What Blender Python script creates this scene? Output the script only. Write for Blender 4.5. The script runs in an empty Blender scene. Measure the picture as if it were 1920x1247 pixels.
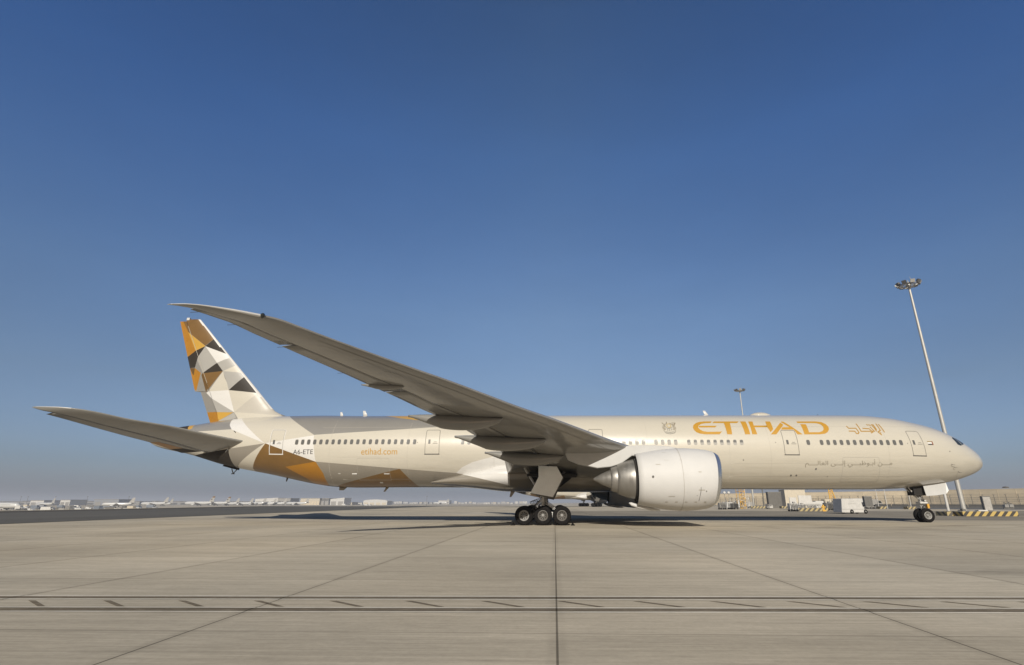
import bpy, bmesh, math, random
from mathutils import Vector, Matrix
random.seed(7)
R=math.radians; PI=math.pi
scene=bpy.context.scene
COL=scene.collection

# ------------------------------------------------------------------ camera, world, sun
CAMX,CAMD,CAMH=-36.245,46.132,1.556
cam_d=bpy.data.cameras.new('camera'); cam=bpy.data.objects.new('camera',cam_d); COL.objects.link(cam)
cam.location=(CAMX,-CAMD,CAMH); cam.rotation_euler=(R(90+18.3222),0,R(1.6863))
cam_d.sensor_width=36; cam_d.lens=18.045; cam_d.shift_x=-0.02606; cam_d.clip_end=60000; cam_d.clip_start=.1
scene.camera=cam
W=bpy.data.worlds.new("World"); scene.world=W; W.use_nodes=True
nt=W.node_tree; nt.nodes.clear()
sky=nt.nodes.new('ShaderNodeTexSky'); sky.sky_type='NISHITA'; sky.sun_disc=False
SUN_EL=math.atan(1/1.996)
sky.sun_elevation=SUN_EL; sky.sun_rotation=PI
sky.air_density=1.0; sky.dust_density=2.2; sky.ozone_density=2.2; sky.altitude=0
bg=nt.nodes.new('ShaderNodeBackground'); bg.inputs['Strength'].default_value=0.075
out=nt.nodes.new('ShaderNodeOutputWorld')
tcw=nt.nodes.new('ShaderNodeTexCoord'); sxw=nt.nodes.new('ShaderNodeSeparateXYZ'); nt.links.new(tcw.outputs['Generated'],sxw.inputs[0])
grade=nt.nodes.new('ShaderNodeValToRGB'); grade.color_ramp.interpolation='LINEAR'
SKYG=[(0.0,(1.38,1.38,1.9)),(.021,(1.18,1.27,1.74)),(.06,(.98,1.08,1.42)),(.187,(1.05,1.04,1.12)),(.337,(1.19,1.24,1.32)),(.60,(.94,1.23,1.55)),(.771,(.78,1.07,1.40)),(.86,(.52,.56,.58)),(1.0,(.42,.37,.29))]
el_=grade.color_ramp.elements
while len(el_)<len(SKYG): el_.new(.5)
for e_,(p_,c_) in zip(el_,SKYG): e_.position=p_; e_.color=(c_[0]/2,c_[1]/2,c_[2]/2,1)
nt.links.new(sxw.outputs['Z'],grade.inputs[0])
mulw=nt.nodes.new('ShaderNodeVectorMath'); mulw.operation='MULTIPLY'; nt.links.new(sky.outputs[0],mulw.inputs[0]); nt.links.new(grade.outputs[0],mulw.inputs[1])
dblw=nt.nodes.new('ShaderNodeVectorMath'); dblw.operation='SCALE'; dblw.inputs['Scale'].default_value=2.0; nt.links.new(mulw.outputs[0],dblw.inputs[0])
back=nt.nodes.new('ShaderNodeMapRange'); back.inputs[1].default_value=-.6; back.inputs[2].default_value=.05; back.inputs[3].default_value=0; back.inputs[4].default_value=1.0
warm=nt.nodes.new('ShaderNodeMix'); warm.data_type='RGBA'; warm.inputs['A'].default_value=(.46,.37,.27,1); warm.inputs['B'].default_value=(1,1,1,1)
nt.links.new(sxw.outputs['Y'],back.inputs[0]); nt.links.new(back.outputs[0],warm.inputs['Factor'])
mul2=nt.nodes.new('ShaderNodeVectorMath'); mul2.operation='MULTIPLY'; nt.links.new(dblw.outputs[0],mul2.inputs[0]); nt.links.new(warm.outputs['Result'],mul2.inputs[1]); 
# the sky is a deeper blue to either side, and faintly uneven
ax=nt.nodes.new('ShaderNodeMath'); ax.operation='ABSOLUTE'; nt.links.new(sxw.outputs['X'],ax.inputs[0])
az=nt.nodes.new('ShaderNodeMath'); az.operation='MULTIPLY'; az.use_clamp=True; nt.links.new(ax.outputs[0],az.inputs[0]); nt.links.new(sxw.outputs['Z'],az.inputs[1])
sidec=nt.nodes.new('ShaderNodeMix'); sidec.data_type='RGBA'; sidec.inputs['A'].default_value=(1,1,1,1); sidec.inputs['B'].default_value=(.14,.55,1,1); nt.links.new(az.outputs[0],sidec.inputs['Factor'])
mul3=nt.nodes.new('ShaderNodeVectorMath'); mul3.operation='MULTIPLY'; nt.links.new(mul2.outputs[0],mul3.inputs[0]); nt.links.new(sidec.outputs['Result'],mul3.inputs[1])
nz=nt.nodes.new('ShaderNodeTexNoise'); nz.inputs['Scale'].default_value=2.2; nz.inputs['Detail'].default_value=9; nz.inputs['Roughness'].default_value=.62; mpz=nt.nodes.new('ShaderNodeMapping'); mpz.inputs['Scale'].default_value=(1,1,3); nt.links.new(tcw.outputs['Generated'],mpz.inputs[0]); nt.links.new(mpz.outputs[0],nz.inputs['Vector'])
nzr=nt.nodes.new('ShaderNodeMapRange'); nzr.inputs[1].default_value=.3; nzr.inputs[2].default_value=.7; nzr.inputs[3].default_value=.965; nzr.inputs[4].default_value=1.045; nt.links.new(nz.outputs['Fac'],nzr.inputs[0])
fin_=nt.nodes.new('ShaderNodeVectorMath'); fin_.operation='SCALE'; nt.links.new(mul3.outputs[0],fin_.inputs[0]); nt.links.new(nzr.outputs[0],fin_.inputs['Scale']); nt.links.new(fin_.outputs[0],bg.inputs['Color'])
nt.links.new(bg.outputs[0],out.inputs['Surface'])
sd=bpy.data.lights.new('sun','SUN'); sd.energy=5.0; sd.angle=R(0.5); sd.color=(1.0,0.935,0.835)
sun=bpy.data.objects.new('sun',sd); COL.objects.link(sun)
sun.rotation_euler=Vector((-0.03,1.996,-1.0)).to_track_quat('-Z','Y').to_euler()
vs=scene.view_settings; vs.view_transform='Standard'; vs.look='None'; vs.exposure=0.0; vs.gamma=1.0; vs.use_curve_mapping=False
scene.cycles.max_bounces=6

# ------------------------------------------------------------------ helpers
def mat(name,col,rough=.5,metal=0.,var=.0,vscale=1.5,coat=0.,stretch=(1,1,1),rvar=0.,spec=.5,bump=0.):
    m=bpy.data.materials.new(name); m.use_nodes=True; n=m.node_tree; b=n.nodes['Principled BSDF']
    b.inputs['Base Color'].default_value=(*col,1); b.inputs['Roughness'].default_value=rough; b.inputs['Metallic'].default_value=metal
    b.inputs['Coat Weight'].default_value=coat; b.inputs['Coat Roughness'].default_value=.12; b.inputs['Specular IOR Level'].default_value=spec
    if var or rvar or bump:
        tc=n.nodes.new('ShaderNodeTexCoord'); mp=n.nodes.new('ShaderNodeMapping'); mp.inputs['Scale'].default_value=stretch
        no=n.nodes.new('ShaderNodeTexNoise'); no.inputs['Scale'].default_value=vscale; no.inputs['Detail'].default_value=6; no.inputs['Roughness'].default_value=.6
        n.links.new(tc.outputs['Object'],mp.inputs[0]); n.links.new(mp.outputs[0],no.inputs['Vector'])
        if var:
            mr=n.nodes.new('ShaderNodeMapRange'); mr.inputs['From Min'].default_value=.3; mr.inputs['From Max'].default_value=.7
            mr.inputs['To Min'].default_value=1-var; mr.inputs['To Max'].default_value=1+var*.6
            mx=n.nodes.new('ShaderNodeVectorMath'); mx.operation='SCALE'; mx.inputs[0].default_value=col
            n.links.new(no.outputs['Fac'],mr.inputs['Value']); n.links.new(mr.outputs[0],mx.inputs['Scale']); n.links.new(mx.outputs[0],b.inputs['Base Color'])
        if rvar:
            mr=n.nodes.new('ShaderNodeMapRange'); mr.inputs['From Min'].default_value=.3; mr.inputs['From Max'].default_value=.7
            mr.inputs['To Min'].default_value=max(.02,rough-rvar); mr.inputs['To Max'].default_value=rough+rvar
            n.links.new(no.outputs['Fac'],mr.inputs['Value']); n.links.new(mr.outputs[0],b.inputs['Roughness'])
        if bump:
            bp=n.nodes.new('ShaderNodeBump'); bp.inputs['Strength'].default_value=bump; bp.inputs['Distance'].default_value=.02
            n.links.new(no.outputs['Fac'],bp.inputs['Height']); n.links.new(bp.outputs[0],b.inputs['Normal'])
    return m
def stripes(name,c1,c2,period,slope=1.0,duty=.5,rough=.6):
    m=bpy.data.materials.new(name); m.use_nodes=True; n=m.node_tree; b=n.nodes['Principled BSDF']; b.inputs['Roughness'].default_value=rough
    tc=n.nodes.new('ShaderNodeTexCoord'); sp=n.nodes.new('ShaderNodeSeparateXYZ'); n.links.new(tc.outputs['Object'],sp.inputs[0])
    a=n.nodes.new('ShaderNodeMath'); a.operation='MULTIPLY'; a.inputs[1].default_value=slope; n.links.new(sp.outputs['Z'],a.inputs[0])
    s1=n.nodes.new('ShaderNodeMath'); s1.operation='SUBTRACT'; n.links.new(sp.outputs['X'],s1.inputs[0]); n.links.new(a.outputs[0],s1.inputs[1])
    s2=n.nodes.new('ShaderNodeMath'); s2.operation='ADD'; n.links.new(s1.outputs[0],s2.inputs[0]); n.links.new(sp.outputs['Y'],s2.inputs[1])
    d=n.nodes.new('ShaderNodeMath'); d.operation='DIVIDE'; d.inputs[1].default_value=period; n.links.new(s2.outputs[0],d.inputs[0])
    f=n.nodes.new('ShaderNodeMath'); f.operation='FRACT'; n.links.new(d.outputs[0],f.inputs[0])
    g=n.nodes.new('ShaderNodeMath'); g.operation='LESS_THAN'; g.inputs[1].default_value=duty; n.links.new(f.outputs[0],g.inputs[0])
    mx=n.nodes.new('ShaderNodeMix'); mx.data_type='RGBA'; mx.inputs['A'].default_value=(*c1,1); mx.inputs['B'].default_value=(*c2,1)
    n.links.new(g.outputs[0],mx.inputs['Factor']); n.links.new(mx.outputs['Result'],b.inputs['Base Color'])
    return m
def tag(o,label=None,cat=None,group=None,kind=None):
    if label:o['label']=label
    if cat:o['category']=cat
    if group:o['group']=group
    if kind:o['kind']=kind
    return o
def empty(name,loc=(0,0,0),rz=0,label=None,cat=None,group=None):
    o=bpy.data.objects.new(name,None); COL.objects.link(o); o.location=loc; o.rotation_euler=(0,0,rz); o.empty_display_size=.3
    return tag(o,label,cat,group)
class MB:
    def __init__(s): s.v=[];s.f=[];s.m=[];s.sm=[]
    def add(s,vs_,fs,mi=0,smooth=False):
        k=len(s.v); s.v+=[tuple(p) for p in vs_]; s.f+=[tuple(k+i for i in f) for f in fs]; s.m+=[mi]*len(fs); s.sm+=[smooth]*len(fs); return s
    def box(s,x0,x1,y0,y1,z0,z1,mi=0):
        v=[(x,y,z) for z in(z0,z1) for y in(y0,y1) for x in(x0,x1)]
        return s.add(v,[(0,2,3,1),(4,5,7,6),(0,1,5,4),(2,6,7,3),(0,4,6,2),(1,3,7,5)],mi)
    def tube(s,a,b,r0,r1=None,n=10,mi=0,smooth=True,cap=True):
        a=Vector(a);b=Vector(b); r1=r0 if r1 is None else r1
        d=(b-a).normalized(); u=d.orthogonal().normalized(); w=d.cross(u)
        v=[];
        for p,r in((a,r0),(b,r1)):
            for i in range(n): t=2*PI*i/n; v.append(p+u*(r*math.cos(t))+w*(r*math.sin(t)))
        s.add(v,[(i,(i+1)%n,n+(i+1)%n,n+i) for i in range(n)],mi,smooth)
        if cap: s.add(v[:n],[tuple(range(n))[::-1]],mi); s.add(v[n:],[tuple(range(n))],mi)
        return s
    def path(s,pts,r,n=8,mi=0):
        for a,b in zip(pts,pts[1:]): s.tube(a,b,r,r,n,mi)
        return s
    def loft(s,rings,mi=0,closed=True,cap0=True,cap1=True,smooth=True,mf=None):
        n=len(rings[0]); k=len(s.v)
        for r in rings: s.v+=[tuple(p) for p in r]
        for j in range(len(rings)-1):
            for i in range(n if closed else n-1):
                i2=(i+1)%n
                s.f.append((k+j*n+i,k+j*n+i2,k+(j+1)*n+i2,k+(j+1)*n+i)); s.m.append(mf(j,i) if mf else mi); s.sm.append(smooth)
        if cap0: s.f.append(tuple(k+i for i in range(n))[::-1]); s.m.append(mi); s.sm.append(False)
        if cap1: s.f.append(tuple(k+(len(rings)-1)*n+i for i in range(n))); s.m.append(mi); s.sm.append(False)
        return s
    def revolve(s,c,axis,prof,n=48,mi=0,smooth=True,mf=None):
        # prof: list of (t along axis, radius)
        c=Vector(c); ax=Vector(axis).normalized(); u=ax.orthogonal().normalized(); w=ax.cross(u)
        rings=[[c+ax*t+(u*math.cos(2*PI*i/n)+w*math.sin(2*PI*i/n))*max(r,1e-4) for i in range(n)] for t,r in prof]
        return s.loft(rings,mi,True,False,False,smooth,mf)
    def prism(s,poly,axis,a,b,mi=0):
        # poly 2D in the other two axes, extruded along axis from a to b
        def P(q,t): return {'x':(t,q[0],q[1]),'y':(q[0],t,q[1]),'z':(q[0],q[1],t)}[axis]
        n=len(poly); v=[P(q,a) for q in poly]+[P(q,b) for q in poly]
        s.add(v,[tuple(range(n))[::-1],tuple(range(n,2*n))]+[(i,(i+1)%n,n+(i+1)%n,n+i) for i in range(n)],mi); return s
    def build(s,name,mats,parent=None,loc=None,fixn=True,bev=0):
        me=bpy.data.meshes.new(name); me.from_pydata(s.v,[],s.f)
        for m in (mats if isinstance(mats,(list,tuple)) else [mats]): me.materials.append(m)
        for p,mi,sm in zip(me.polygons,s.m,s.sm): p.material_index=mi; p.use_smooth=sm
        if fixn:
            bm=bmesh.new(); bm.from_mesh(me); bmesh.ops.recalc_face_normals(bm,faces=bm.faces); bm.to_mesh(me); bm.free()
        me.update()
        o=bpy.data.objects.new(name,me); COL.objects.link(o)
        if loc: o.location=loc
        if parent: o.parent=parent
        if bev:
            b=o.modifiers.new('bevel','BEVEL'); b.width=bev; b.segments=2; b.limit_method='ANGLE'
        return o
def copyobj(o,parent=None):
    c=o.copy(); COL.objects.link(c); c.parent=parent
    for k in list(c.keys()):
        if k in('label','category','group','kind') and parent is not None: pass
    return c
def copy_tree(o,parent=None,skip=()):
    c=o.copy(); COL.objects.link(c); c.parent=parent
    for ch in list(o.children):
        if ch.name.split('.')[0] in skip: continue
        copy_tree(ch,c,skip)
    return c
def at(u,d):
    """ground point seen in the photo's column u at distance d from the viewer"""
    a=(u-1010.03)/962.389; th=.319782604; ps=.0294323; dd=math.cos(th)+math.sin(th)*.3304
    wx=a*math.cos(ps)-dd*math.sin(ps); wy=a*math.sin(ps)+dd*math.cos(ps)
    return (CAMX+wx*d/wy,-CAMD+d)
def sstep(a,b,x):
    t=max(0,min(1,(x-a)/(b-a))); return t*t*(3-2*t)
def gz(x,y):
    off=-126-.188*(y+25)-x          # metres beyond the far edge of the taxiway
    return -4.0*max(sstep(170,520,y)*sstep(150,-60,x),sstep(4,70,off))
LETTERS={
 'E':[(-22.89,8.07),(-23.53,8.07),(-23.92,8.03),(-24.26,7.92),(-24.53,7.74),(-24.64,7.51),(-24.62,7.3),(-24.45,7.08),(-24.15,6.95),(-23.72,6.89),(-22.6,6.89),(-22.32,7.15),(-22.54,7.12),(-23.53,7.11),(-23.88,7.17),(-24.1,7.31),(-24.21,7.49),(-24.11,7.68),(-23.86,7.83),(-23.48,7.9),(-23.04,7.91)],
 'E2':[(-24.11,7.65),(-22.62,7.65),(-22.8,7.5),(-24.12,7.5)],
 'T':[(-22.71,8.06),(-20.63,8.06),(-20.83,7.9),(-21.44,7.9),(-21.57,6.88),(-21.97,6.89),(-21.94,7.9),(-22.91,7.91)],
 'I':[(-20.52,8.06),(-20.07,8.05),(-20.09,6.88),(-20.51,6.88)],
 'H':[(-19.85,8.05),(-19.48,8.05),(-19.55,7.66),(-18.5,7.65),(-18.42,8.05),(-18.02,8.04),(-18.08,7.33),(-18.38,7.06),(-18.5,7.5),(-19.55,7.5),(-19.52,6.88),(-19.93,6.88)],
 'A1':[(-17.24,7.92),(-17.08,7.72),(-17.98,6.87),(-18.43,6.87)],
 'A2':[(-17.07,8.04),(-16.93,8.02),(-15.84,6.86),(-16.26,6.86),(-16.43,7.28),(-17.46,7.29),(-17.26,7.49),(-16.69,7.49),(-17.15,7.96)],
 'D':[(-15.83,8.03),(-14.23,8.03),(-13.79,7.96),(-13.55,7.76),(-13.47,7.51),(-13.54,7.29),(-13.71,7.08),(-13.99,6.92),(-14.4,6.86),(-15.7,6.86),(-15.65,7.77),(-15.2,7.76),(-15.26,7.04),(-14.44,7.04),(-14.14,7.13),(-13.96,7.31),(-13.9,7.55),(-14.0,7.74),(-14.26,7.85),(-14.58,7.87),(-15.82,7.88)],
}
ARAB= [[(-9.22,7.72),(-9.16,7.04)],[(-9.41,7.77),(-9.42,7.18),(-9.67,7.04),(-9.61,6.97)],[(-9.5,6.8),(-9.59,6.93),(-9.48,6.97)],[(-9.84,7.71),(-9.76,7.12)],[(-9.71,7.71),(-9.69,7.26)],[(-10.08,7.46),(-9.93,7.11),(-11.03,7.11)],[(-10.74,7.37),(-10.25,7.33),(-10.1,7.04),(-10.26,6.97)],[(-11.04,7.77),(-11.01,7.11)],[(-11.96,7.55),(-11.89,7.38),(-11.3,7.38),(-11.23,7.02),(-11.34,6.91),(-11.47,6.92),(-11.52,7.12),(-11.97,7.13)],[(-10.22,7.71),(-10.16,7.65)],[(-10.05,7.69),(-9.98,7.61)]]
CREST= [[(-27.12,7.95),(-27.0,7.79),(-26.78,7.84),(-26.7,8.03)],[(-26.48,7.92),(-26.37,7.81),(-26.12,7.76),(-26.01,7.92),(-26.31,7.93)],[(-27.13,7.63),(-26.9,7.71)],[(-27.16,7.5),(-26.9,7.61)],[(-27.15,7.38),(-26.93,7.48)],[(-27.11,7.25),(-26.93,7.38)],[(-26.3,7.71),(-26.11,7.64)],[(-26.3,7.6),(-26.07,7.5)],[(-26.31,7.48),(-26.07,7.37)],[(-26.31,7.35),(-26.13,7.25)],[(-27.06,7.16),(-26.95,7.01),(-26.64,6.94),(-26.29,7.01),(-26.13,7.16)],[(-26.95,7.12),(-26.62,7.07),(-26.29,7.12)],[(-26.86,7.5),(-26.69,7.4),(-26.39,7.5)],[(-26.79,7.35),(-26.77,7.23)],[(-26.61,7.35),(-26.62,7.2)],[(-26.44,7.38),(-26.45,7.25)]]
FAC=[
 ('C',[(-65.08,9.3),(-60.08,8.98),(-56.59,7.0),(-59.29,6.6),(-60.9,6.34)]),
 ('L',[(-65.54,8.84),(-67.09,8.56),(-67.74,8.17),(-70.55,8.07),(-72.09,8.09),(-72.04,9.0),(-60.14,9.42),(-60.08,8.98),(-64.93,8.64)]),
 ('C',[(-64.43,7.65),(-60.9,6.34),(-64.34,5.94),(-69.92,5.24),(-70.55,8.07)]),
 ('G',[(-70.56,8.3),(-67.47,8.74),(-65.13,8.89),(-64.74,8.01),(-64.42,7.63),(-66.43,7.55),(-68.3,7.51),(-70.0,7.56)]),
 ('K',[(-70.56,8.53),(-69.46,8.53),(-68.85,7.68),(-70.12,7.72)]),
 ('Y',[(-69.46,8.53),(-68.76,8.52),(-68.52,7.82),(-68.85,7.68)]),
 ('G2',[(-60.9,6.34),(-64.34,5.94),(-64.08,4.37),(-63.97,4.08),(-63.84,4.09)]),
 ('C',[(-63.77,3.86),(-64.08,4.36),(-60.9,6.34),(-61.71,5.0),(-62.25,4.43),(-62.59,3.63)]),
 ('K',[(-69.95,5.29),(-64.34,5.94),(-64.08,4.37),(-63.95,3.86),(-69.72,4.77)]),
 ('W',[(-56.58,6.96),(-56.16,4.79),(-60.9,6.34)]),
 ('W',[(-65.04,9.44),(-64.44,8.84),(-60.9,6.34),(-64.4,7.62),(-64.8,8.01),(-65.17,8.75)]),
 ('B',[(-60.82,6.34),(-61.44,5.51),(-62.0,4.76),(-62.33,4.35),(-62.59,3.63),(-55.61,2.29),(-55.53,3.02),(-55.61,3.88),(-56.16,4.79)]),
 ('O',[(-59.01,4.42),(-56.16,4.79),(-55.61,3.88),(-55.53,3.02),(-56.6,2.73),(-57.31,3.52)]),
 ('G',[(-60.08,8.98),(-60.29,9.65),(-44.36,9.56),(-43.97,7.74),(-49.28,7.46),(-47.02,7.55),(-52.42,7.24),(-56.59,7.0)]),
 ('Y',[(-51.31,8.89),(-50.51,9.36),(-43.78,9.32),(-44.05,7.69),(-44.87,7.71),(-47.7,8.28),(-49.7,8.56)]),
 ('G2',[(-56.16,4.79),(-52.57,4.5),(-49.01,4.21),(-44.34,3.87),(-40.51,3.01),(-38.06,2.28),(-38.06,1.85),(-55.58,2.07),(-55.53,3.02),(-55.61,3.88)]),
 ('W',[(-44.34,3.88),(-43.86,4.3),(-42.96,4.71),(-41.15,5.16),(-39.71,5.37),(-39.84,2.87),(-40.51,3.01)]),
 ('B',[(-49.05,4.2),(-54.79,2.93),(-55.08,2.51),(-47.76,2.51),(-47.81,2.86)]),
]
FINFAC=[
 ('G',[(-72.86,18.86),(-66.66,17.65),(-58.66,7.52),(-68.87,7.56)]),
 ('B',[(-72.93,18.69),(-70.53,18.83),(-68.64,16.6),(-68.73,16.48),(-69.45,15.77),(-71.49,17.19),(-72.23,18.28),(-72.86,18.4)]),
 ('O',[(-72.8,18.63),(-72.23,18.28),(-71.49,17.19),(-70.34,15.29),(-71.06,14.7)]),
 ('Y',[(-71.49,17.19),(-69.44,15.74),(-70.34,15.29)]),
 ('K',[(-71.1,14.66),(-70.34,15.29),(-69.44,15.72),(-69.97,14.67),(-70.07,13.64),(-70.58,13.61)]),
 ('K',[(-69.44,15.72),(-68.73,16.48),(-68.02,16.76),(-66.76,14.75),(-66.9,14.81)]),
 ('L',[(-69.43,15.68),(-67.93,14.05),(-69.16,13.12),(-69.96,14.34),(-69.97,14.67)]),
 ('W',[(-69.44,15.72),(-66.9,14.81),(-66.55,14.75),(-66.74,14.62),(-67.93,14.05)]),
 ('L',[(-67.93,14.05),(-66.74,14.64),(-66.12,14.75),(-66.04,13.85),(-67.17,13.24)]),
 ('C',[(-67.17,13.24),(-66.04,13.85),(-65.78,14.09),(-64.96,13.06),(-65.22,13.03)]),
 ('K',[(-67.93,14.05),(-67.2,13.24),(-69.17,13.07)]),
 ('B',[(-67.2,13.24),(-68.31,11.46),(-69.24,12.98),(-69.17,13.07)]),
 ('O',[(-70.58,13.61),(-70.07,13.6),(-69.37,13.12),(-69.49,11.43),(-69.73,11.56)]),
 ('B2',[(-70.58,13.61),(-70.07,13.6),(-70.04,12.88),(-70.21,13.04)]),
 ('G',[(-70.07,13.64),(-69.37,13.12),(-69.49,11.43),(-68.61,11.23),(-68.45,11.23),(-69.26,12.93),(-69.96,14.34)]),
 ('B2',[(-69.26,12.93),(-69.14,13.02),(-68.35,11.81),(-68.44,11.21)]),
 ('C',[(-67.17,13.24),(-66.88,12.59),(-66.59,12.17),(-66.25,11.41),(-68.23,11.32)]),
 ('L',[(-67.17,13.24),(-64.95,13.05),(-65.06,12.74),(-66.25,11.41),(-66.59,12.17)]),
 ('K',[(-65.06,12.74),(-64.82,12.9),(-63.35,11.13),(-63.51,11.15),(-66.25,11.41)]),
 ('W',[(-68.23,11.32),(-66.25,11.41),(-65.32,9.36),(-67.76,10.66),(-68.44,11.21)]),
 ('C',[(-66.25,11.41),(-63.51,11.13),(-65.32,9.36)]),
 ('D',[(-63.51,11.13),(-63.16,11.2),(-60.93,9.03),(-61.35,9.08),(-65.32,9.36)]),
 ('C',[(-65.32,9.36),(-61.35,9.08),(-59.87,8.83),(-64.53,8.44)]),
 ('L',[(-67.76,10.66),(-65.32,9.36),(-66.98,9.39)]),
 ('G',[(-68.43,11.11),(-67.76,10.66),(-66.98,9.39),(-68.02,9.39),(-68.73,10.82)]),
 ('Y',[(-66.98,9.39),(-65.4,9.34),(-66.71,8.53)]),
 ('O',[(-68.02,9.41),(-66.98,9.41),(-66.66,8.55),(-66.67,8.35),(-67.7,8.36)]),
 ('L',[(-66.71,8.53),(-65.31,9.32),(-65.01,8.85),(-66.36,8.35)]),
]
# ------------------------------------------------------------------ ground, roads, markings
def ground_mat(name='concrete_apron',cA=(.52,.455,.35),cB=(.455,.415,.34),wear=0.):
    m=bpy.data.materials.new(name); m.use_nodes=True; n=m.node_tree; L=n.links; b=n.nodes['Principled BSDF']; b.inputs['Roughness'].default_value=.95
    b.inputs['Specular IOR Level'].default_value=.0
    tc=n.nodes.new('ShaderNodeTexCoord'); sp=n.nodes.new('ShaderNodeSeparateXYZ'); L.new(tc.outputs['Object'],sp.inputs[0])
    def N(t,**k):
        q=n.nodes.new(t)
        for a,v in k.items(): setattr(q,a,v)
        return q
    def math_(op,a,bb,clamp=False):
        q=N('ShaderNodeMath',operation=op,use_clamp=clamp)
        for i,x in enumerate((a,bb)):
            if x is None: continue
            if isinstance(x,(int,float)): q.inputs[i].default_value=x
            else: L.new(x,q.inputs[i])
        return q.outputs[0]
    def noise(sx,sy,scale,det=5,rough=.55):
        mp=N('ShaderNodeMapping'); mp.inputs['Scale'].default_value=(sx,sy,1); L.new(tc.outputs['Object'],mp.inputs[0])
        q=N('ShaderNodeTexNoise'); q.inputs['Scale'].default_value=scale; q.inputs['Detail'].default_value=det; q.inputs['Roughness'].default_value=rough; L.new(mp.outputs[0],q.inputs['Vector']); return q.outputs['Fac']
    def rng(x,a,b_,c,d):
        q=N('ShaderNodeMapRange'); L.new(x,q.inputs[0])
        for i,v in enumerate((a,b_,c,d)): q.inputs[i+1].default_value=v
        return q.outputs[0]
    big=rng(noise(1,1,.09,4),.3,.7,.84,1.12)
    blot=rng(noise(.35,1.3,.5,7,.7),.3,.7,.86,1.10)
    streak=rng(noise(.10,8,1.0,5,.65),.3,.7,.86,1.10)
    fine=rng(noise(.30,34,1.2,5,.75),.3,.7,.80,1.15)
    grit=math_('MULTIPLY',rng(noise(1,1,14,3,.6),.25,.75,.94,1.06),rng(noise(.8,2.2,3.2,7,.75),.32,.68,.91,1.08))
    # per-slab tone
    wn=N('ShaderNodeTexWhiteNoise',noise_dimensions='2D')
    fx=math_('FLOOR',math_('DIVIDE',math_('ADD',sp.outputs['X'],36.23),4.68),None); fy=math_('FLOOR',math_('DIVIDE',math_('ADD',sp.outputs['Y'],34.25),4.6),None)
    cb=N('ShaderNodeCombineXYZ'); L.new(fx,cb.inputs[0]); L.new(fy,cb.inputs[1]); L.new(cb.outputs[0],wn.inputs['Vector'])
    slab=rng(wn.outputs['Value'],0,1,.93,1.05)
    # joints
    jw=rng(noise(.3,.6,1.2,3),.3,.7,.3,1.0)
    def joint(c,o,p,w,k,mod):
        fr=math_('FRACT',math_('DIVIDE',math_('ADD',c,o+p*.5),p),None); dd=math_('MULTIPLY',math_('ABSOLUTE',math_('SUBTRACT',fr,.5),None),p)
        q=N('ShaderNodeMapRange',interpolation_type='SMOOTHSTEP'); L.new(dd,q.inputs[0]); q.inputs[1].default_value=w*.35; q.inputs[2].default_value=w; q.inputs[3].default_value=k; q.inputs[4].default_value=0
        return math_('MULTIPLY',q.outputs[0],mod)
    jx=joint(sp.outputs['X'],36.23,4.68,.02,.62,1.0)
    # grime spreading either side of each joint
    jg=joint(sp.outputs['X'],36.23,4.68,.16,.12,jw)
    jy=joint(sp.outputs['Y'],34.25,4.6,.022,.5,jw)
    inv=math_('MULTIPLY',math_('MULTIPLY',math_('SUBTRACT',1.0,jx),math_('SUBTRACT',1.0,jy)),math_('SUBTRACT',1.0,jg))
    # oil and rubber stains, worst just behind the nose wheels
    mk=math_('MULTIPLY',math_('MULTIPLY',rng(sp.outputs['Y'],-13,-9,0,1),rng(sp.outputs['Y'],-5,-2,1,0)),math_('MULTIPLY',rng(sp.outputs['X'],-30,-20,0,1),rng(sp.outputs['X'],-4,4,1,0)))
    oil=math_('SUBTRACT',1.0,math_('MULTIPLY',mk,rng(noise(.16,1.3,1.1,5,.6),.53,.62,0,.48)))
    st=noise(.22,1,.32,5,.65); stain=math_('MULTIPLY',rng(st,.62,.74,1.0,.62),math_('MULTIPLY',rng(noise(.5,1.6,1.6,6,.7),.64,.72,1.0,.80),rng(noise(.04,3.2,.7,6,.75),.62,.72,1.0,.84)))
    f=math_('MULTIPLY',big,blot)
    for q in (streak,fine,grit,slab,inv,stain,oil): f=math_('MULTIPLY',f,q)
    hue=N('ShaderNodeMix',data_type='RGBA'); L.new(rng(noise(1,1,.05,3),.35,.65,0,1),hue.inputs['Factor'])
    hue.inputs['A'].default_value=(*cA,1); hue.inputs['B'].default_value=(*cB,1)
    src=hue.outputs['Result']
    if wear:
        wm=N('ShaderNodeMix',data_type='RGBA'); L.new(rng(noise(.8,3,4,6,.7),.5,.68,0,wear),wm.inputs['Factor']); L.new(hue.outputs['Result'],wm.inputs['A']); wm.inputs['B'].default_value=(.46,.40,.30,1); src=wm.outputs['Result']
    mx=N('ShaderNodeVectorMath',operation='SCALE'); L.new(src,mx.inputs[0]); L.new(f,mx.inputs['Scale']); L.new(mx.outputs[0],b.inputs['Base Color'])
    bp=N('ShaderNodeBump'); bp.inputs['Strength'].default_value=.25; bp.inputs['Distance'].default_value=.01; L.new(math_('MULTIPLY',f,1.0),bp.inputs['Height']); L.new(bp.outputs[0],b.inputs['Normal'])
    return m
M_ground=ground_mat()
def nonuni(a,b,c0,n0,n1):
    return
xs=[-9000,-5000,-2500,-1400,-900]+list(range(-700,-60,10))+[-50,0,50,100,150,200,300,400,600,900,1400,2500,5000,9000]
ys=[-400,-200,-100]+list(range(-60,561,20))+[700,900,1300,2000,4000,8000,15000]
g=MB(); nx=len(xs)
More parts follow.
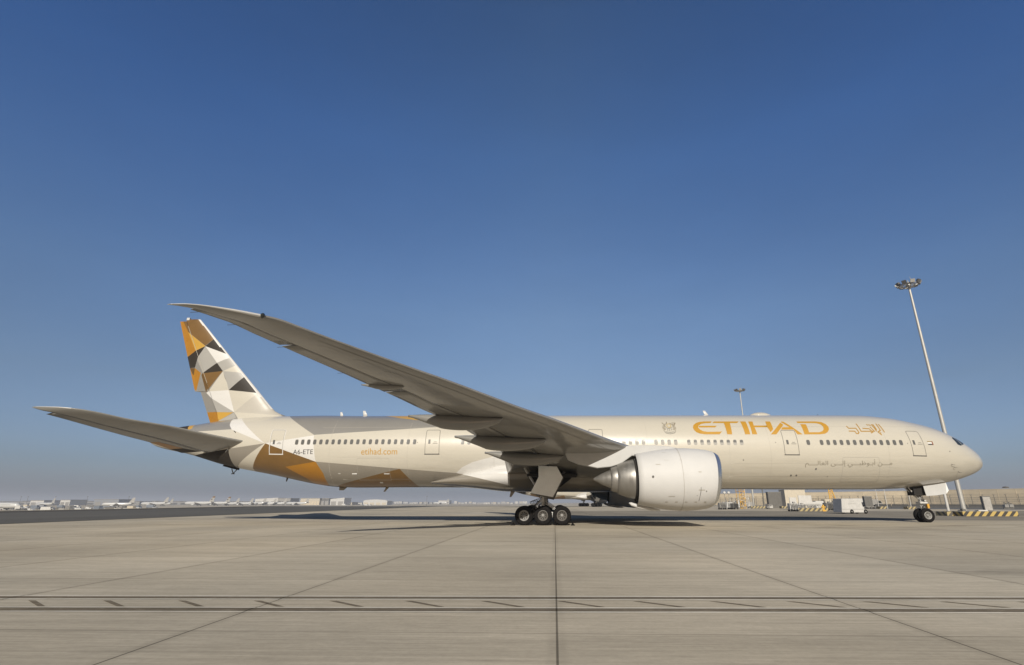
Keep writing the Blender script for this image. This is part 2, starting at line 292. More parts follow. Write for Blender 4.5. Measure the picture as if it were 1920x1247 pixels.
g.add([(x,y,gz(x,y)) for y in ys for x in xs],[(j*nx+i,j*nx+i+1,(j+1)*nx+i+1,(j+1)*nx+i) for j in range(len(ys)-1) for i in range(nx-1)],0,True)
tag(g.build('ground',M_ground,fixn=False),'tan concrete apron of large slabs',None,None,'structure')
M_asph=mat('dark_asphalt',(.125,.12,.108),.95,spec=.05,var=.25,vscale=.05,stretch=(1,.3,1))
M_asph2=mat('darker_shoulder',(.085,.078,.066),.9,spec=.05,var=.2,vscale=.1)
M_pale=mat('pale_shoulder',(.42,.37,.29),.8,var=.15,vscale=.05)
def strip(name,a,b,z,m,lab):
    """quad strip between two ground polylines, following the terrain"""
    k=MB(); rows=[]
    for t in range(61):
        t/=60.; q=t**3
        rows.append([(a[0][0]+(a[1][0]-a[0][0])*q,a[0][1]+(a[1][1]-a[0][1])*q),(b[0][0]+(b[1][0]-b[0][0])*q,b[0][1]+(b[1][1]-b[0][1])*q)])
    for (p,q),(r,s) in zip(rows,rows[1:]):
        k.add([(x,y,gz(x,y)+z) for x,y in (p,q,s,r)],[(0,1,2,3)])
    return tag(k.build(name,m),lab,None,None,'structure')
strip('taxiway',((-77.3,-25),(-112,900)),((-112,-25),(-260,900)),.02,M_asph,'dark grey asphalt taxiway beyond the tail')
strip('shoulder',((-112.05,-25),(-260.2,900)),((-126,-25),(-300,900)),.015,M_asph2,'darker far shoulder of the taxiway')
# apron strip nearer the stand, greyer asphalt on the right
M_grey=ground_mat('grey_apron',(.27,.245,.205),(.33,.295,.24))
k=MB(); k.add([(-34,19.5,.004),(-6,5.5,.004),(150,-6,.004),(150,60,.004),(-34,60,.004)],[(0,1,2,3,4)]); tag(k.build('service_road',M_grey),'grey worn service road behind the nose',None,None,'structure')
# painted lane
M_wht=ground_mat('worn_white_paint',(.68,.64,.55),(.62,.58,.50),.7)
M_blk=ground_mat('worn_black_paint',(.17,.145,.112),(.20,.17,.13),.4)
k=MB()
def ln(y0,y1,z,mi):
    s_=.0215
    N_=60
    for i in range(N_):
        xa=-90+i*2;xb=xa+2
        k.add([(xa,y0+s_*(xa+37),z),(xb,y0+s_*(xb+37),z),(xb,y1+s_*(xb+37),z),(xa,y1+s_*(xa+37),z)],[(0,1,2,3)],mi)
ln(-36.56,-36.17,.004,0); ln(-36.475,-36.285,.008,1)
ln(-37.60,-37.20,.004,0); ln(-37.52,-37.29,.008,1)
for i in range(-10,24):
    x=-45.06+i*1.262; o=.0215*(x+37)
    k.add([(x,-36.66+o,.004),(x+.13,-36.66+o,.004),(x+.76,-37.14+o,.004),(x+.63,-37.14+o,.004)],[(0,1,2,3)],1)
tag(k.build('lane_marking',[M_wht,M_blk]),'black and white lane lines with slanting ticks',None,None,'structure')

# ------------------------------------------------------------------ paint
ab=dict(rough=.32,coat=.9)
LV={'C':mat('champagne_paint',(.485,.455,.385),var=.035,vscale=.5,stretch=(.4,1,1.5),**ab),
'W':mat('pearl_white_paint',(.60,.59,.565),var=.03,vscale=.6,**ab),'L':mat('light_grey_paint',(.325,.315,.29),var=.04,vscale=.6,**ab),
'D':mat('sand_paint',(.41,.385,.335),var=.04,vscale=.6,**ab),'G':mat('silver_grey_paint',(.215,.207,.19),var=.05,vscale=.6,**ab),
'G2':mat('taupe_paint',(.225,.205,.172),var=.06,vscale=.6,**ab),'B':mat('bronze_paint',(.155,.085,.024),var=.12,vscale=1.2,rough=.35,coat=.3),
'B2':mat('dark_bronze_paint',(.11,.06,.015),var=.1,vscale=1.2,rough=.35,coat=.3),'O':mat('amber_paint',(.33,.15,.014),var=.08,vscale=1.2,rough=.33,coat=.3),
'Y':mat('golden_paint',(.46,.27,.045),var=.06,vscale=1,rough=.33,coat=.3),'K':mat('charcoal_paint',(.03,.025,.02),var=.12,vscale=1,rough=.5,coat=.0,spec=.2)}
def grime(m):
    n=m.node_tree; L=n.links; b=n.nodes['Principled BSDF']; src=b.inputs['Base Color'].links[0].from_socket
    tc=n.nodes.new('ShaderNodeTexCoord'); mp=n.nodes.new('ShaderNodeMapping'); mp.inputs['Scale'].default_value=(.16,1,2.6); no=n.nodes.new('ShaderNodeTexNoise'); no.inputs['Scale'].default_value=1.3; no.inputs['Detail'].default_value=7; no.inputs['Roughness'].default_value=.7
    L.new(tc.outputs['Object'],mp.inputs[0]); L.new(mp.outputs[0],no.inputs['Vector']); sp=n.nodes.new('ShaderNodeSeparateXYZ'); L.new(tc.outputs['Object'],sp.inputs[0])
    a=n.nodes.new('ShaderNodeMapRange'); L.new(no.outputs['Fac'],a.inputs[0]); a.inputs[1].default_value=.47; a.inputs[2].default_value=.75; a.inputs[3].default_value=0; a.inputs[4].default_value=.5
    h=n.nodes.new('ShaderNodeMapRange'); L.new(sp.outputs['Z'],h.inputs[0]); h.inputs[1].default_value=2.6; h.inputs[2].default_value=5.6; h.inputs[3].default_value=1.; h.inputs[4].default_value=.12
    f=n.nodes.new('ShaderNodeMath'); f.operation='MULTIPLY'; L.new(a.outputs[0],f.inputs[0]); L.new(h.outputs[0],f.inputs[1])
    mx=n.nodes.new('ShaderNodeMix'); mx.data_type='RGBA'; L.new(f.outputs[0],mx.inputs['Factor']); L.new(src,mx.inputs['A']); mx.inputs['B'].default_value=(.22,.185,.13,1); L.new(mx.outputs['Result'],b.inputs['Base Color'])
    # slight skin waviness
    n2=n.nodes.new('ShaderNodeTexNoise'); n2.inputs['Scale'].default_value=1.1; n2.inputs['Detail'].default_value=2; L.new(tc.outputs['Object'],n2.inputs['Vector'])
    bp=n.nodes.new('ShaderNodeBump'); bp.inputs['Strength'].default_value=.12; bp.inputs['Distance'].default_value=.05; L.new(n2.outputs['Fac'],bp.inputs['Height']); L.new(bp.outputs[0],b.inputs['Normal']); L.new(bp.outputs[0],b.inputs['Coat Normal'])
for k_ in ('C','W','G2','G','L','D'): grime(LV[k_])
LK=list(LV.keys()); LM=[LV[k_] for k_ in LK]
M_wing=mat('wing_grey_paint',(.245,.238,.218),.22,var=.12,vscale=.7,stretch=(.35,1.6,1),coat=.6)
M_wing2=mat('wing_panel_grey',(.215,.208,.19),.25,var=.12,vscale=.8,stretch=(.35,1.6,1),coat=.6)
M_metal=mat('bare_leading_edge',(.62,.61,.58),.35,metal=.2,var=.05,vscale=2)
M_gold=mat('gold_lettering',(.42,.225,.028),.4)
M_line=mat('panel_gap_dark',(.10,.095,.085),.7); M_line2=mat('faint_panel_line',(.36,.34,.30),.6); M_black=mat('black_lettering',(.03,.03,.03),.5)
M_glass=mat('cabin_glass',(.10,.10,.095),.25,spec=.6); M_cglass=mat('cockpit_glass',(.02,.025,.022),.08,spec=.8)
M_nac=mat('nacelle_white',(.52,.516,.503),.6,var=.04,vscale=1,coat=.0,spec=.3); M_lip=mat('inlet_lip_metal',(.62,.64,.66),.2,metal=.9)
M_ti=mat('titanium_cowl',(.29,.28,.262),.42,metal=.7,var=.12,vscale=1.4,stretch=(3,1,.4),rvar=.08); M_dark=mat('dark_cavity',(.015,.013,.011),.9)
M_rub=mat('tyre_rubber',(.010,.009,.0085),.9,spec=.15,var=.25,vscale=3); M_rim=mat('wheel_rim_grey',(.24,.235,.225),.5,metal=.2,var=.2,vscale=6); M_rimd=mat('dark_wheel_rim',(.085,.078,.07),.6,var=.3,vscale=6)
M_strut=mat('gear_leg_paint',(.52,.51,.49),.4,var=.15,vscale=3); M_hose=mat('black_hose',(.03,.03,.03),.6); M_gdoor=mat('gear_door_paint',(.42,.42,.41),.38,var=.06,vscale=1.5); M_white=mat('white_blade_paint',(.5,.495,.48),.35)
M_red=mat('flag_red',(.45,.05,.04),.5); M_green=mat('flag_green',(.08,.2,.05),.5)

# ------------------------------------------------------------------ fuselage profile
FK=[(0.10,5.0,4.78,0.04),(0.0,5.3,4.42,.34),(-.2,5.48,4.22,.58),(-.5,5.76,4.03,.90),(-1.00,6.12,3.8,1.3),(-2.00,6.82,3.46,1.85),(-3.00,7.38,3.20,2.26),(-4.00,7.793,3.036,2.56),(-5.50,8.195,2.857,2.86),(-7.50,8.60,2.662,3.05),(-10.00,8.816,2.60,3.10),(-14,8.85,2.6,3.1),(-20,8.88,2.62,3.1),(-30,8.92,2.66,3.1),(-49.00,8.960,2.80,3.10),(-53.00,8.972,2.78,3.02),(-55,9.0,2.83,2.92),(-57.00,9.034,3.08,2.78),(-59,9.02,3.46,2.58),(-61.00,8.994,3.871,2.35),(-65.00,8.797,4.600,1.80),(-69.00,8.234,5.677,1.10),(-72.00,7.872,6.338,0.50),(-73.10,7.800,6.9,0.18)]
class Pchip:
    def __init__(s,xy):
        xy=sorted(xy); s.x=[a for a,_ in xy]; s.y=[b for _,b in xy]; n=len(xy)
        h=[s.x[i+1]-s.x[i] for i in range(n-1)]; dl=[(s.y[i+1]-s.y[i])/h[i] for i in range(n-1)]
        d=[0.]*n; d[0]=dl[0]; d[-1]=dl[-1]
        for k in range(1,n-1):
            if dl[k-1]*dl[k]>0:
                w1=2*h[k]+h[k-1]; w2=h[k]+2*h[k-1]; d[k]=(w1+w2)/(w1/dl[k-1]+w2/dl[k])
        s.h=h; s.d=d
    def __call__(s,x):
        x=min(max(x,s.x[0]),s.x[-1]); i=0
        while i<len(s.h)-1 and x>s.x[i+1]: i+=1
        t=(x-s.x[i])/s.h[i]; h=s.h[i]
        return (2*t**3-3*t*t+1)*s.y[i]+(t**3-2*t*t+t)*h*s.d[i]+(3*t*t-2*t**3)*s.y[i+1]+(t**3-t*t)*h*s.d[i+1]
FT=Pchip([(k_[0],k_[1]) for k_ in FK]); FB=Pchip([(k_[0],k_[2]) for k_ in FK]); FW=Pchip([(k_[0],k_[3]) for k_ in FK])
def skin(x,z,off=0.,side=-1):
    t,b,w=FT(x),FB(x),FW(x); c=(t+b)/2; hz=(t-b)/2
    q=max(-.995,min(.995,(z-c)/hz)); y=w*math.sqrt(1-q*q)
    n=Vector((0,y/w/w,(z-c)/hz/hz)).normalized()
    return (x,side*(y+off*n.y),z+off*n.z)
def inpoly(p,poly):
    x,y=p; r=False; j=len(poly)-1
    for i in range(len(poly)):
        xi,yi=poly[i]; xj,yj=poly[j]
        if (yi>y)!=(yj>y) and x<(xj-xi)*(y-yi)/(yj-yi)+xi: r=not r
        j=i
    return r
def facet_cut(bm,polys):
    for _,poly in polys:
        x0=min(p[0] for p in poly)-.6;x1=max(p[0] for p in poly)+.6;z0=min(p[1] for p in poly)-.3;z1=max(p[1] for p in poly)+.3
        n=len(poly)
        for i in range(n):
            p,q=poly[i],poly[(i+1)%n]; d=Vector((q[0]-p[0],0,q[1]-p[1]))
            if d.length<.02: continue
            nn=Vector((-d.z,0,d.x)).normalized(); ex0,ex1=min(p[0],q[0])-.35,max(p[0],q[0])+.35; ez0,ez1=min(p[1],q[1])-.25,max(p[1],q[1])+.25
            fs=[]
            for f in bm.faces:
                xsf=[v.co.x for v in f.verts]; zsf=[v.co.z for v in f.verts]
                if max(xsf)>=ex0 and min(xsf)<=ex1 and max(zsf)>=ez0 and min(zsf)<=ez1: fs.append(f)
            if not fs: continue
            es={e for f in fs for e in f.edges}; vv={v for f in fs for v in f.verts}
            bmesh.ops.bisect_plane(bm,geom=list(vv)+list(es)+fs,dist=.0005,plane_co=Vector((p[0],0,p[1])),plane_no=nn)
def facet_paint(bm,polys,default=None):
    for f in bm.faces:
        c=f.calc_center_median(); p=(c.x,c.z)
        if default is not None: f.material_index=default
        for key,poly in polys:
            if inpoly(p,poly): f.material_index=LK.index(key)
def finish(bm,name,mats,parent):
    me=bpy.data.meshes.new(name)
    for m in mats: me.materials.append(m)
    bmesh.ops.recalc_face_normals(bm,faces=bm.faces)
    bm.to_mesh(me); bm.free(); o=bpy.data.objects.new(name,me); COL.objects.link(o); o.parent=parent; return o

A=empty('airliner',(0,0,0),0,'huge twin-engine airliner with gold lettering and a faceted gold, black and beige tail','airliner','wide-body airliners on the apron')
SEG=96
fx_=[.10,.07,.03,0,-.05,-.1,-.2,-.3,-.4,-.55,-.7,-.85,-1.0]+[-1.0-.25*i for i in range(1,37)]
x_=-10.
while x_>-43: x_-=.75; fx_.append(x_)
while x_>-73.0: x_-=.3; fx_.append(max(x_,-73.1))
rings=[]
for x in fx_:
    t,b,w=FT(x),FB(x),FW(x)
    rings.append([(x,-w*math.sin(2*PI*i/SEG),(t+b)/2+(t-b)/2*math.cos(2*PI*i/SEG)) for i in range(SEG)])
k=MB().loft(rings); me=bpy.data.meshes.new('t'); me.from_pydata(k.v,[],k.f); bm=bmesh.new(); bm.from_mesh(me)
facet_cut(bm,FAC); facet_paint(bm,FAC,LK.index('C'))
for f in bm.faces: f.smooth=True
fus=finish(bm,'fuselage',LM,A)
# tail cone exhaust
MB().tube((-73.0,0,7.35),(-73.45,0,7.38),.3,.24,16).build('exhaust_outlet',M_ti,A)

# ------------------------------------------------------------------ fin and rudder
def lerp(a,b,t): return a+(b-a)*t
FLE=Pchip([(18.49,-70.58),(17,-69.12),(14.75,-66.94),(11.13,-63.38),(9.9,-62.17),(9.4,-61.6),(9.0,-60.5),(8.5,-58.9)])
def hinge(z): return lerp(-66.55,-71.95,(z-8.5)/(18.45-8.5))
def fin_te(z):
    return lerp(-69.62,-72.62,(z-11.35)/(18.43-11.35)) if z>=11.35 else lerp(-67.52,-69.05,(z-8.35)/(11.3-8.35))
def airf(c,t): # half thickness, c 0..1
    return 5*t*(.2969*math.sqrt(max(c,0))-.126*c-.3516*c*c+.2843*c**3-.1036*c**4)
zz=[8.35+ (18.49-8.35)*i/46 for i in range(47)]
def ftop(z,xa): return z+ (.0 if z<18.3 else 0)
cs=[0,.002,.008,.02,.04,.07,.1,.15,.2,.28,.36,.44,.52,.6,.66,.7,.715]
def finrings(lo,hi,full):
    out=[]
    for z in zz:
        xl=FLE(z); xh=hinge(z); ch=(xl-xh)/.71; tc=lerp(.105,.085,(z-8.4)/10)
        side=[];
        for c in (cs if full else None): side.append((xl-ch*c,-airf(c,tc)*ch,z))
        r=side+[(p[0],-p[1],p[2]) for p in side[::-1]]
        out.append(r)
    return out
k=MB().loft(finrings(0,1,True)); me=bpy.data.meshes.new('t'); me.from_pydata(k.v,[],k.f); bm=bmesh.new(); bm.from_mesh(me)
facet_cut(bm,FINFAC); facet_paint(bm,FINFAC,LK.index('G'))
for f in bm.faces:
    f.smooth=True; c=f.calc_center_median()
    if c.z>9.75 and FLE(c.z)-c.x<.2: f.material_index=LK.index('W')
finish(bm,'fin',LM,A)
rr=[]
zr=[8.36+(18.30-8.36)*i/40 for i in range(41)]; zr=[z for z in zr if abs(z-11.33)>.15]+[11.30,11.36]; zr.sort()
for z in zr:
    xh=hinge(z)-.05; xl=FLE(z); ch=(xl-hinge(z))/.71; tc=lerp(.105,.085,(z-8.4)/10); y0=airf(.715,tc)*ch*.97; xt=fin_te(z)
    side=[(xh,-y0,z),(lerp(xh,xt,.4),-y0*.62,z),(lerp(xh,xt,.8),-y0*.22,z),(xt,-.015,z)]
    rr.append(side+[(p[0],-p[1],p[2]) for p in side[::-1]])
k=MB().loft(rr); me=bpy.data.meshes.new('t'); me.from_pydata(k.v,[],k.f); bm=bmesh.new(); bm.from_mesh(me)
facet_cut(bm,FINFAC); facet_paint(bm,FINFAC,LK.index('G'))
rud=finish(bm,'rudder',LM,A)
hl=MB(); prev=None
for i in range(60):
    z=8.6+9.2*i/59; y=-airf(.715,.09)*((FLE(z)-hinge(z))/.71)-.012; q=((hinge(z)-.035,y,z),(hinge(z)+.005,y-.004,z))
    if prev: hl.add([prev[0],prev[1],q[1],q[0]],[(0,1,2,3)])
    prev=q
hl.build('hinge_line',mat('hinge_pale',(.40,.37,.31),.5),rud,fixn=False)
MB().box(-71.9,-71.62,-.12,.12,18.38,18.66).build('beacon',M_white,A,bev=.03)

# ------------------------------------------------------------------ stabilisers
def stab(side):
    nm='horizontal_stabilizer'
    tab=[(1.2,-62.2,6.46,-68.2,5.5),(2.4,-63.25,6.62,-68.6,5.78),(4.3,-65.0,6.96,-69.3,6.22),(6,-66.5,7.28,-70.1,6.55),(8,-68.3,7.54,-71.0,6.95),(10.1,-70.75,8.0,-72.85,7.60),(10.55,-71.9,8.07,-73.25,7.72),(10.76,-73.2,8.06,-73.6,7.99)]
    P=[Pchip([(t[0],t[i]) for t in tab]) for i in (1,2,3,4)]
    cc=[1-math.cos(PI/2*i/14) for i in range(15)]
    def ring(y,c0,c1,nose):
        xl,zl,xt,zt=[p(y) for p in P]; ch=math.hypot(xl-xt,zl-zt); L_=[c0+(c1-c0)*(q if nose else i/14) for i,q in enumerate(cc)]
        up=[];lo=[]
        for c in L_:
            th_=airf(c,.085 if y<10.2 else .06)*ch+(.006 if c>.99 else 0); X=lerp(xl,xt,c); Z=lerp(zl,zt,c)
            up.append((X,side*y,Z+th_)); lo.append((X,side*y,Z-th_*1.0))
        return lo+up[::-1]
    yy=[1.0+.25*i for i in range(38)]+[10.5,10.65,10.72,10.76]
    yy=[min(y,10.76) for y in yy]
    o=MB().loft([ring(y,0,.70,True) for y in yy],mf=lambda j,i:1 if (i<=2 or i>=26) and yy[j]>10.0 else 0).build(nm,[M_wing,M_metal],A)
    ye=[1.7+.25*i for i in range(34)]+[10.15]
    def mfe(j,i):
        y=ye[j]; return 0
    e=MB().loft([ring(y,.712,1,False) for y in ye]).build('elevator',[M_wing2],o)
    # painted inboard corner of the elevator
    m=MB()
    for (ya,yb,mi) in ((4.35,2.7,0),(2.7,1.75,1)):
        ra=ring(ya,.86 if mi==0 else .80,1,False); rb=ring(yb,.80 if mi==0 else .72,1,False)
        for s_ in (0,):
            for i in range(14):
                m.add([(p[0],p[1],p[2]-.006) for p in (ra[i],ra[i+1],rb[i+1],rb[i])],[(0,1,2,3)],mi)
    m.build('elevator_paint_patch',[LV['O'],LV['K']],e)
    # dark sealing curve and small actuator fin at root
    if side<0:
        MB().tube(skin(-63.9,7.35,.0),skin(-63.9,7.35,.28),.03,n=6).build('static_probe',M_line,A); MB().tube(skin(-64.2,6.1,-.05),skin(-64.35,5.75,.35),.03,n=6).build('drain_tube',M_line,A)
    return o
stab(-1); stab(1)

# ------------------------------------------------------------------ wings
WT=[(2.0,-25.2,4.02,-40.05,3.75),(3.1,-26.0,4.12,-40.02,3.85),(9.5,-31.0,5.20,-39.86,4.92),(11,-32.15,5.37,-40.11,5.16),(14.15,-34.6,5.83,-41.3,5.62),(16.2,-36.2,6.12,-41.98,5.94),(18.8,-38.25,6.45,-43.28,6.32),(20.6,-39.65,6.72,-44.05,6.58),(22.4,-41.05,6.98,-44.93,6.86),(24.4,-42.6,7.22,-45.8,7.12),(26,-43.85,7.43,-46.6,7.35),(27.3,-44.85,7.60,-47.2,7.52),(28.2,-45.55,7.73,-47.62,7.64),(29.0,-46.2,7.84,-47.87,7.72),(29.7,-46.8,7.82,-48.02,7.68),(30.5,-47.6,7.76,-48.2,7.63),(31.0,-48.1,7.66,-48.45,7.58),(31.2,-48.45,7.58,-48.6,7.555)]
WP=[Pchip([(t[0],t[i]) for t in WT]) for i in (1,2,3,4)]
WC=[0,.002,.006,.012,.02,.03,.045,.06,.08,.11,.15,.2,.26,.33,.4,.47,.54,.6,.66,.7,.74]
WC2=[.748,.8,.85,.9,.95,1.0]
def wsec(y,side,cl):
    xl,zl,xt,zt=[p(y) for p in WP]; ch=xl-xt; tc=lerp(.125,.095,min(1,(y-2)/12)) if y<27 else lerp(.095,.15,min(1,(y-27)/3.))
    up=[];lo=[]
    for c in cl:
        h_=airf(c,tc)*ch+(.006 if c>.99 else .0); cam_=.012*ch*math.sin(PI*min(1,c*1.0))
        X=lerp(xl,xt,c); Z=lerp(zl,zt,c)
        low=-h_*.92 + (.035*ch*max(0,(c-.62)/.38)*(1-c)*2.2 if c>.62 else 0)
        up.append((X,side*y,Z+h_+cam_*.6)); lo.append((X,side*y,Z+low+cam_*.3))
    return lo+up[::-1]
def wing(side):
    yy=[2.0+.4*i for i in range(67)]+[28.6+.2*i for i in range(13)]+[31.1,31.17,31.2]
    nW=len(WC)
    def mf(j,i):
        y=yy[j]; edge=(i<5 or i>=2*nW-6)
        if y>29.35 and (i<7 or i>=2*nW-8): return 1
        if edge and y>9.9: return 2
        return 0
    w=MB().loft([wsec(y,side,WC) for y in yy],mf=mf).build('wing',[M_wing,M_metal,M_wing2],A)
    def ctl(name,y0,y1,droop=0.,m=M_wing2):
        n_=max(2,int((y1-y0)/.5)); ys_=[lerp(y0,y1,i/n_) for i in range(n_+1)]
        rg=[]
        for y in ys_:
            r=wsec(y,side,WC2)
            if droop:
                x0,z0=r[0][0],(r[0][2]+r[-1][2])/2; r=[(p[0],p[1],p[2]-(x0-p[0])*droop) for p in r]
            rg.append(r)
        return MB().loft(rg).build(name,m,w)
    ctl('flap',3.3,9.35,.03); ctl('flaperon',9.45,11.6,.05); ctl('flap',11.7,21.5,.02); ctl('aileron',21.6,26.9,.03); ctl('trailing_edge_panel',27.0,30.6)
    # flap track fairings
    for yc,L0,L1,dep,wd in ((17.6,1.7,3.6,.72,.34),(13.4,1.5,4.3,.80,.38),(9.3,1.25,4.3,.80,.40),(22.4,.45,1.6,.18,.12)):
        xl,zl,xt,zt=[p(yc) for p in WP]; ch=xl-xt; rg=[]
        N_=26
        for i in range(N_+1):
            t=i/N_; X=xt-L0+(L0+L1)*t; prof=(math.sin(PI*min(1,t*1.0))**.5) if 0<t<1 else .02
            prof=max(prof,.30 if t<.2 else .02)
            c=(xl-X)/ch; cz=lerp(zl,zt,min(c,1.0)); low=cz-airf(min(c,1),.11)*ch*.85
            if c>1: low=cz+ (c-1)*ch*.02
            top=low+.10*prof+ (0 if c<1 else .0); bot=low-dep*prof*(1.0 if t>.35 else (.45+.55*t/.35))
            zc_=(top+bot)/2; hz=(top-bot)/2
            rg.append([(X,side*yc+wd*prof**.6*(abs(math.cos(a))**.8)*(1 if math.cos(a)>0 else -1),zc_+hz*math.sin(a)) for a in [2*PI*q/20 for q in range(20)]])
        MB().loft(rg).build('flap_track_fairing',M_wing2,w)
    # wing-tip light and nav light
    y=29.2; xl,zl=WP[0](y),WP[1](y)
    MB().revolve((xl-.28,side*y,zl+.0),(.62,side*.80,.05),[(-.32,0),(-.26,.07),(0,.105),(.26,.07),(.32,0)],16).build('landing_light_lens',M_cglass,w)
    # fuel panels / access hatches as shallow ovals under the wing
    for i in range(17):
        y=5+1.35*i; xl,zl,xt,zt=[p(y) for p in WP]; ch=xl-xt
        for cfr in (.36,):
            c=cfr; lo_=lambda c_,y_: (lerp(WP[0](y_),WP[2](y_),c_),side*y_,lerp(WP[1](y_),WP[3](y_),c_)-airf(c_,lerp(.125,.095,min(1,(y_-2)/12)))*(WP[0](y_)-WP[2](y_))*.92+.012*(WP[0](y_)-WP[2](y_))*math.sin(PI*c_)*.3-.006)
            pts=[lo_(c+.42/ch*math.cos(a)*.6,y+.38*math.sin(a)) for a in [2*PI*q/16 for q in range(16)]]
            MB().add(pts,[tuple(range(16))]).build('access_panel',M_wing,w,fixn=False)
    # spar / slat lines
    for cfr in (.085,):
        pl=MB(); prev=None
        yv=[4.5+.5*i for i in range(50)]
        for y in yv:
            q=[]
            for dc in (0,.035):
                xl=WP[0](y); xt=WP[2](y); ch=xl-xt; c=cfr*(14/ch)**.35+dc/ch
                q.append((lerp(xl,xt,c),side*y,lerp(WP[1](y),WP[3](y),c)-airf(c,lerp(.125,.095,min(1,(y-2)/12)))*ch*.92+.012*ch*math.sin(PI*c)*.3-.007))
            if prev: pl.add([prev[0],prev[1],q[1],q[0]],[(0,1,2,3)])
            prev=q
        pl.build('slat_gap',mat('slat_gap_tone',(.13,.12,.105),.5),w,fixn=False)
    # static wicks
    for y in (30.3,28.8,26.8,24.0):
        xt,zt=WP[2](y),WP[3](y); MB().tube((xt+.02,side*y,zt),(xt-.28,side*(y+.02),zt-.02),.009,n=5).build('static_wick',M_hose,w)
    return w
wing(-1); wing(1)
# wing-body fairing
FR=Pchip([(-46.5,.0),(-45,.25),(-43,.50),(-40,.93),(-34,1),(-31,1),(-29,.8),(-27,.35),(-25.6,.05),(-25.,0)])
rg=[]
for i in range(59):
    X=-46.4+.37*i; f=FR(X); wv=lerp(2.5,3.42,f); zb=lerp(FB(X)+.25,2.40,f); zt_=lerp(3.2,5.0,f); n_=2.5
    rr_=[]
    for q in range(48):
        a=2*PI*q/48; ca,sa=math.cos(a),math.sin(a); c_=(zb+zt_)/2; hz=(zt_-zb)/2
        rr_.append((X,wv*abs(ca)**(2/n_)*(1 if ca>0 else -1),c_+hz*abs(sa)**(2/n_)*(1 if sa>0 else -1)))
    rg.append(rr_)
k=MB().loft(rg); me=bpy.data.meshes.new('t'); me.from_pydata(k.v,[],k.f); bm=bmesh.new(); bm.from_mesh(me)
FAC2=[('C',[(-47,5.3),(-39.85,5.3),(-39.85,2.0),(-47,2.0)])]+[f_ for f_ in FAC if min(q[0] for q in f_[1])>-60 and max(q[0] for q in f_[1])>-47]
facet_cut(bm,FAC2); facet_paint(bm,FAC2,LK.index('G2'))
for f in bm.faces:
    f.smooth=True; c=f.calc_center_median()
    if c.x>-39.85: f.material_index=LK.index('G2')
fair=finish(bm,'wing_body_fairing',LM,A)
# near-black block and sheet paint the shade of the open wheel well
MB().prism([(-38.35,3.95),(-38.0,3.2),(-37.9,2.75),(-35.8,2.72),(-35.0,3.3),(-34.5,3.95)],'y',-3.46,-3.2).build('wheel_well_shade',M_dark,A)
MB().box(-38.3,-34.5,-6.2,-3.3,3.45,3.62).build('wheel_well_top_shade',M_dark,A)
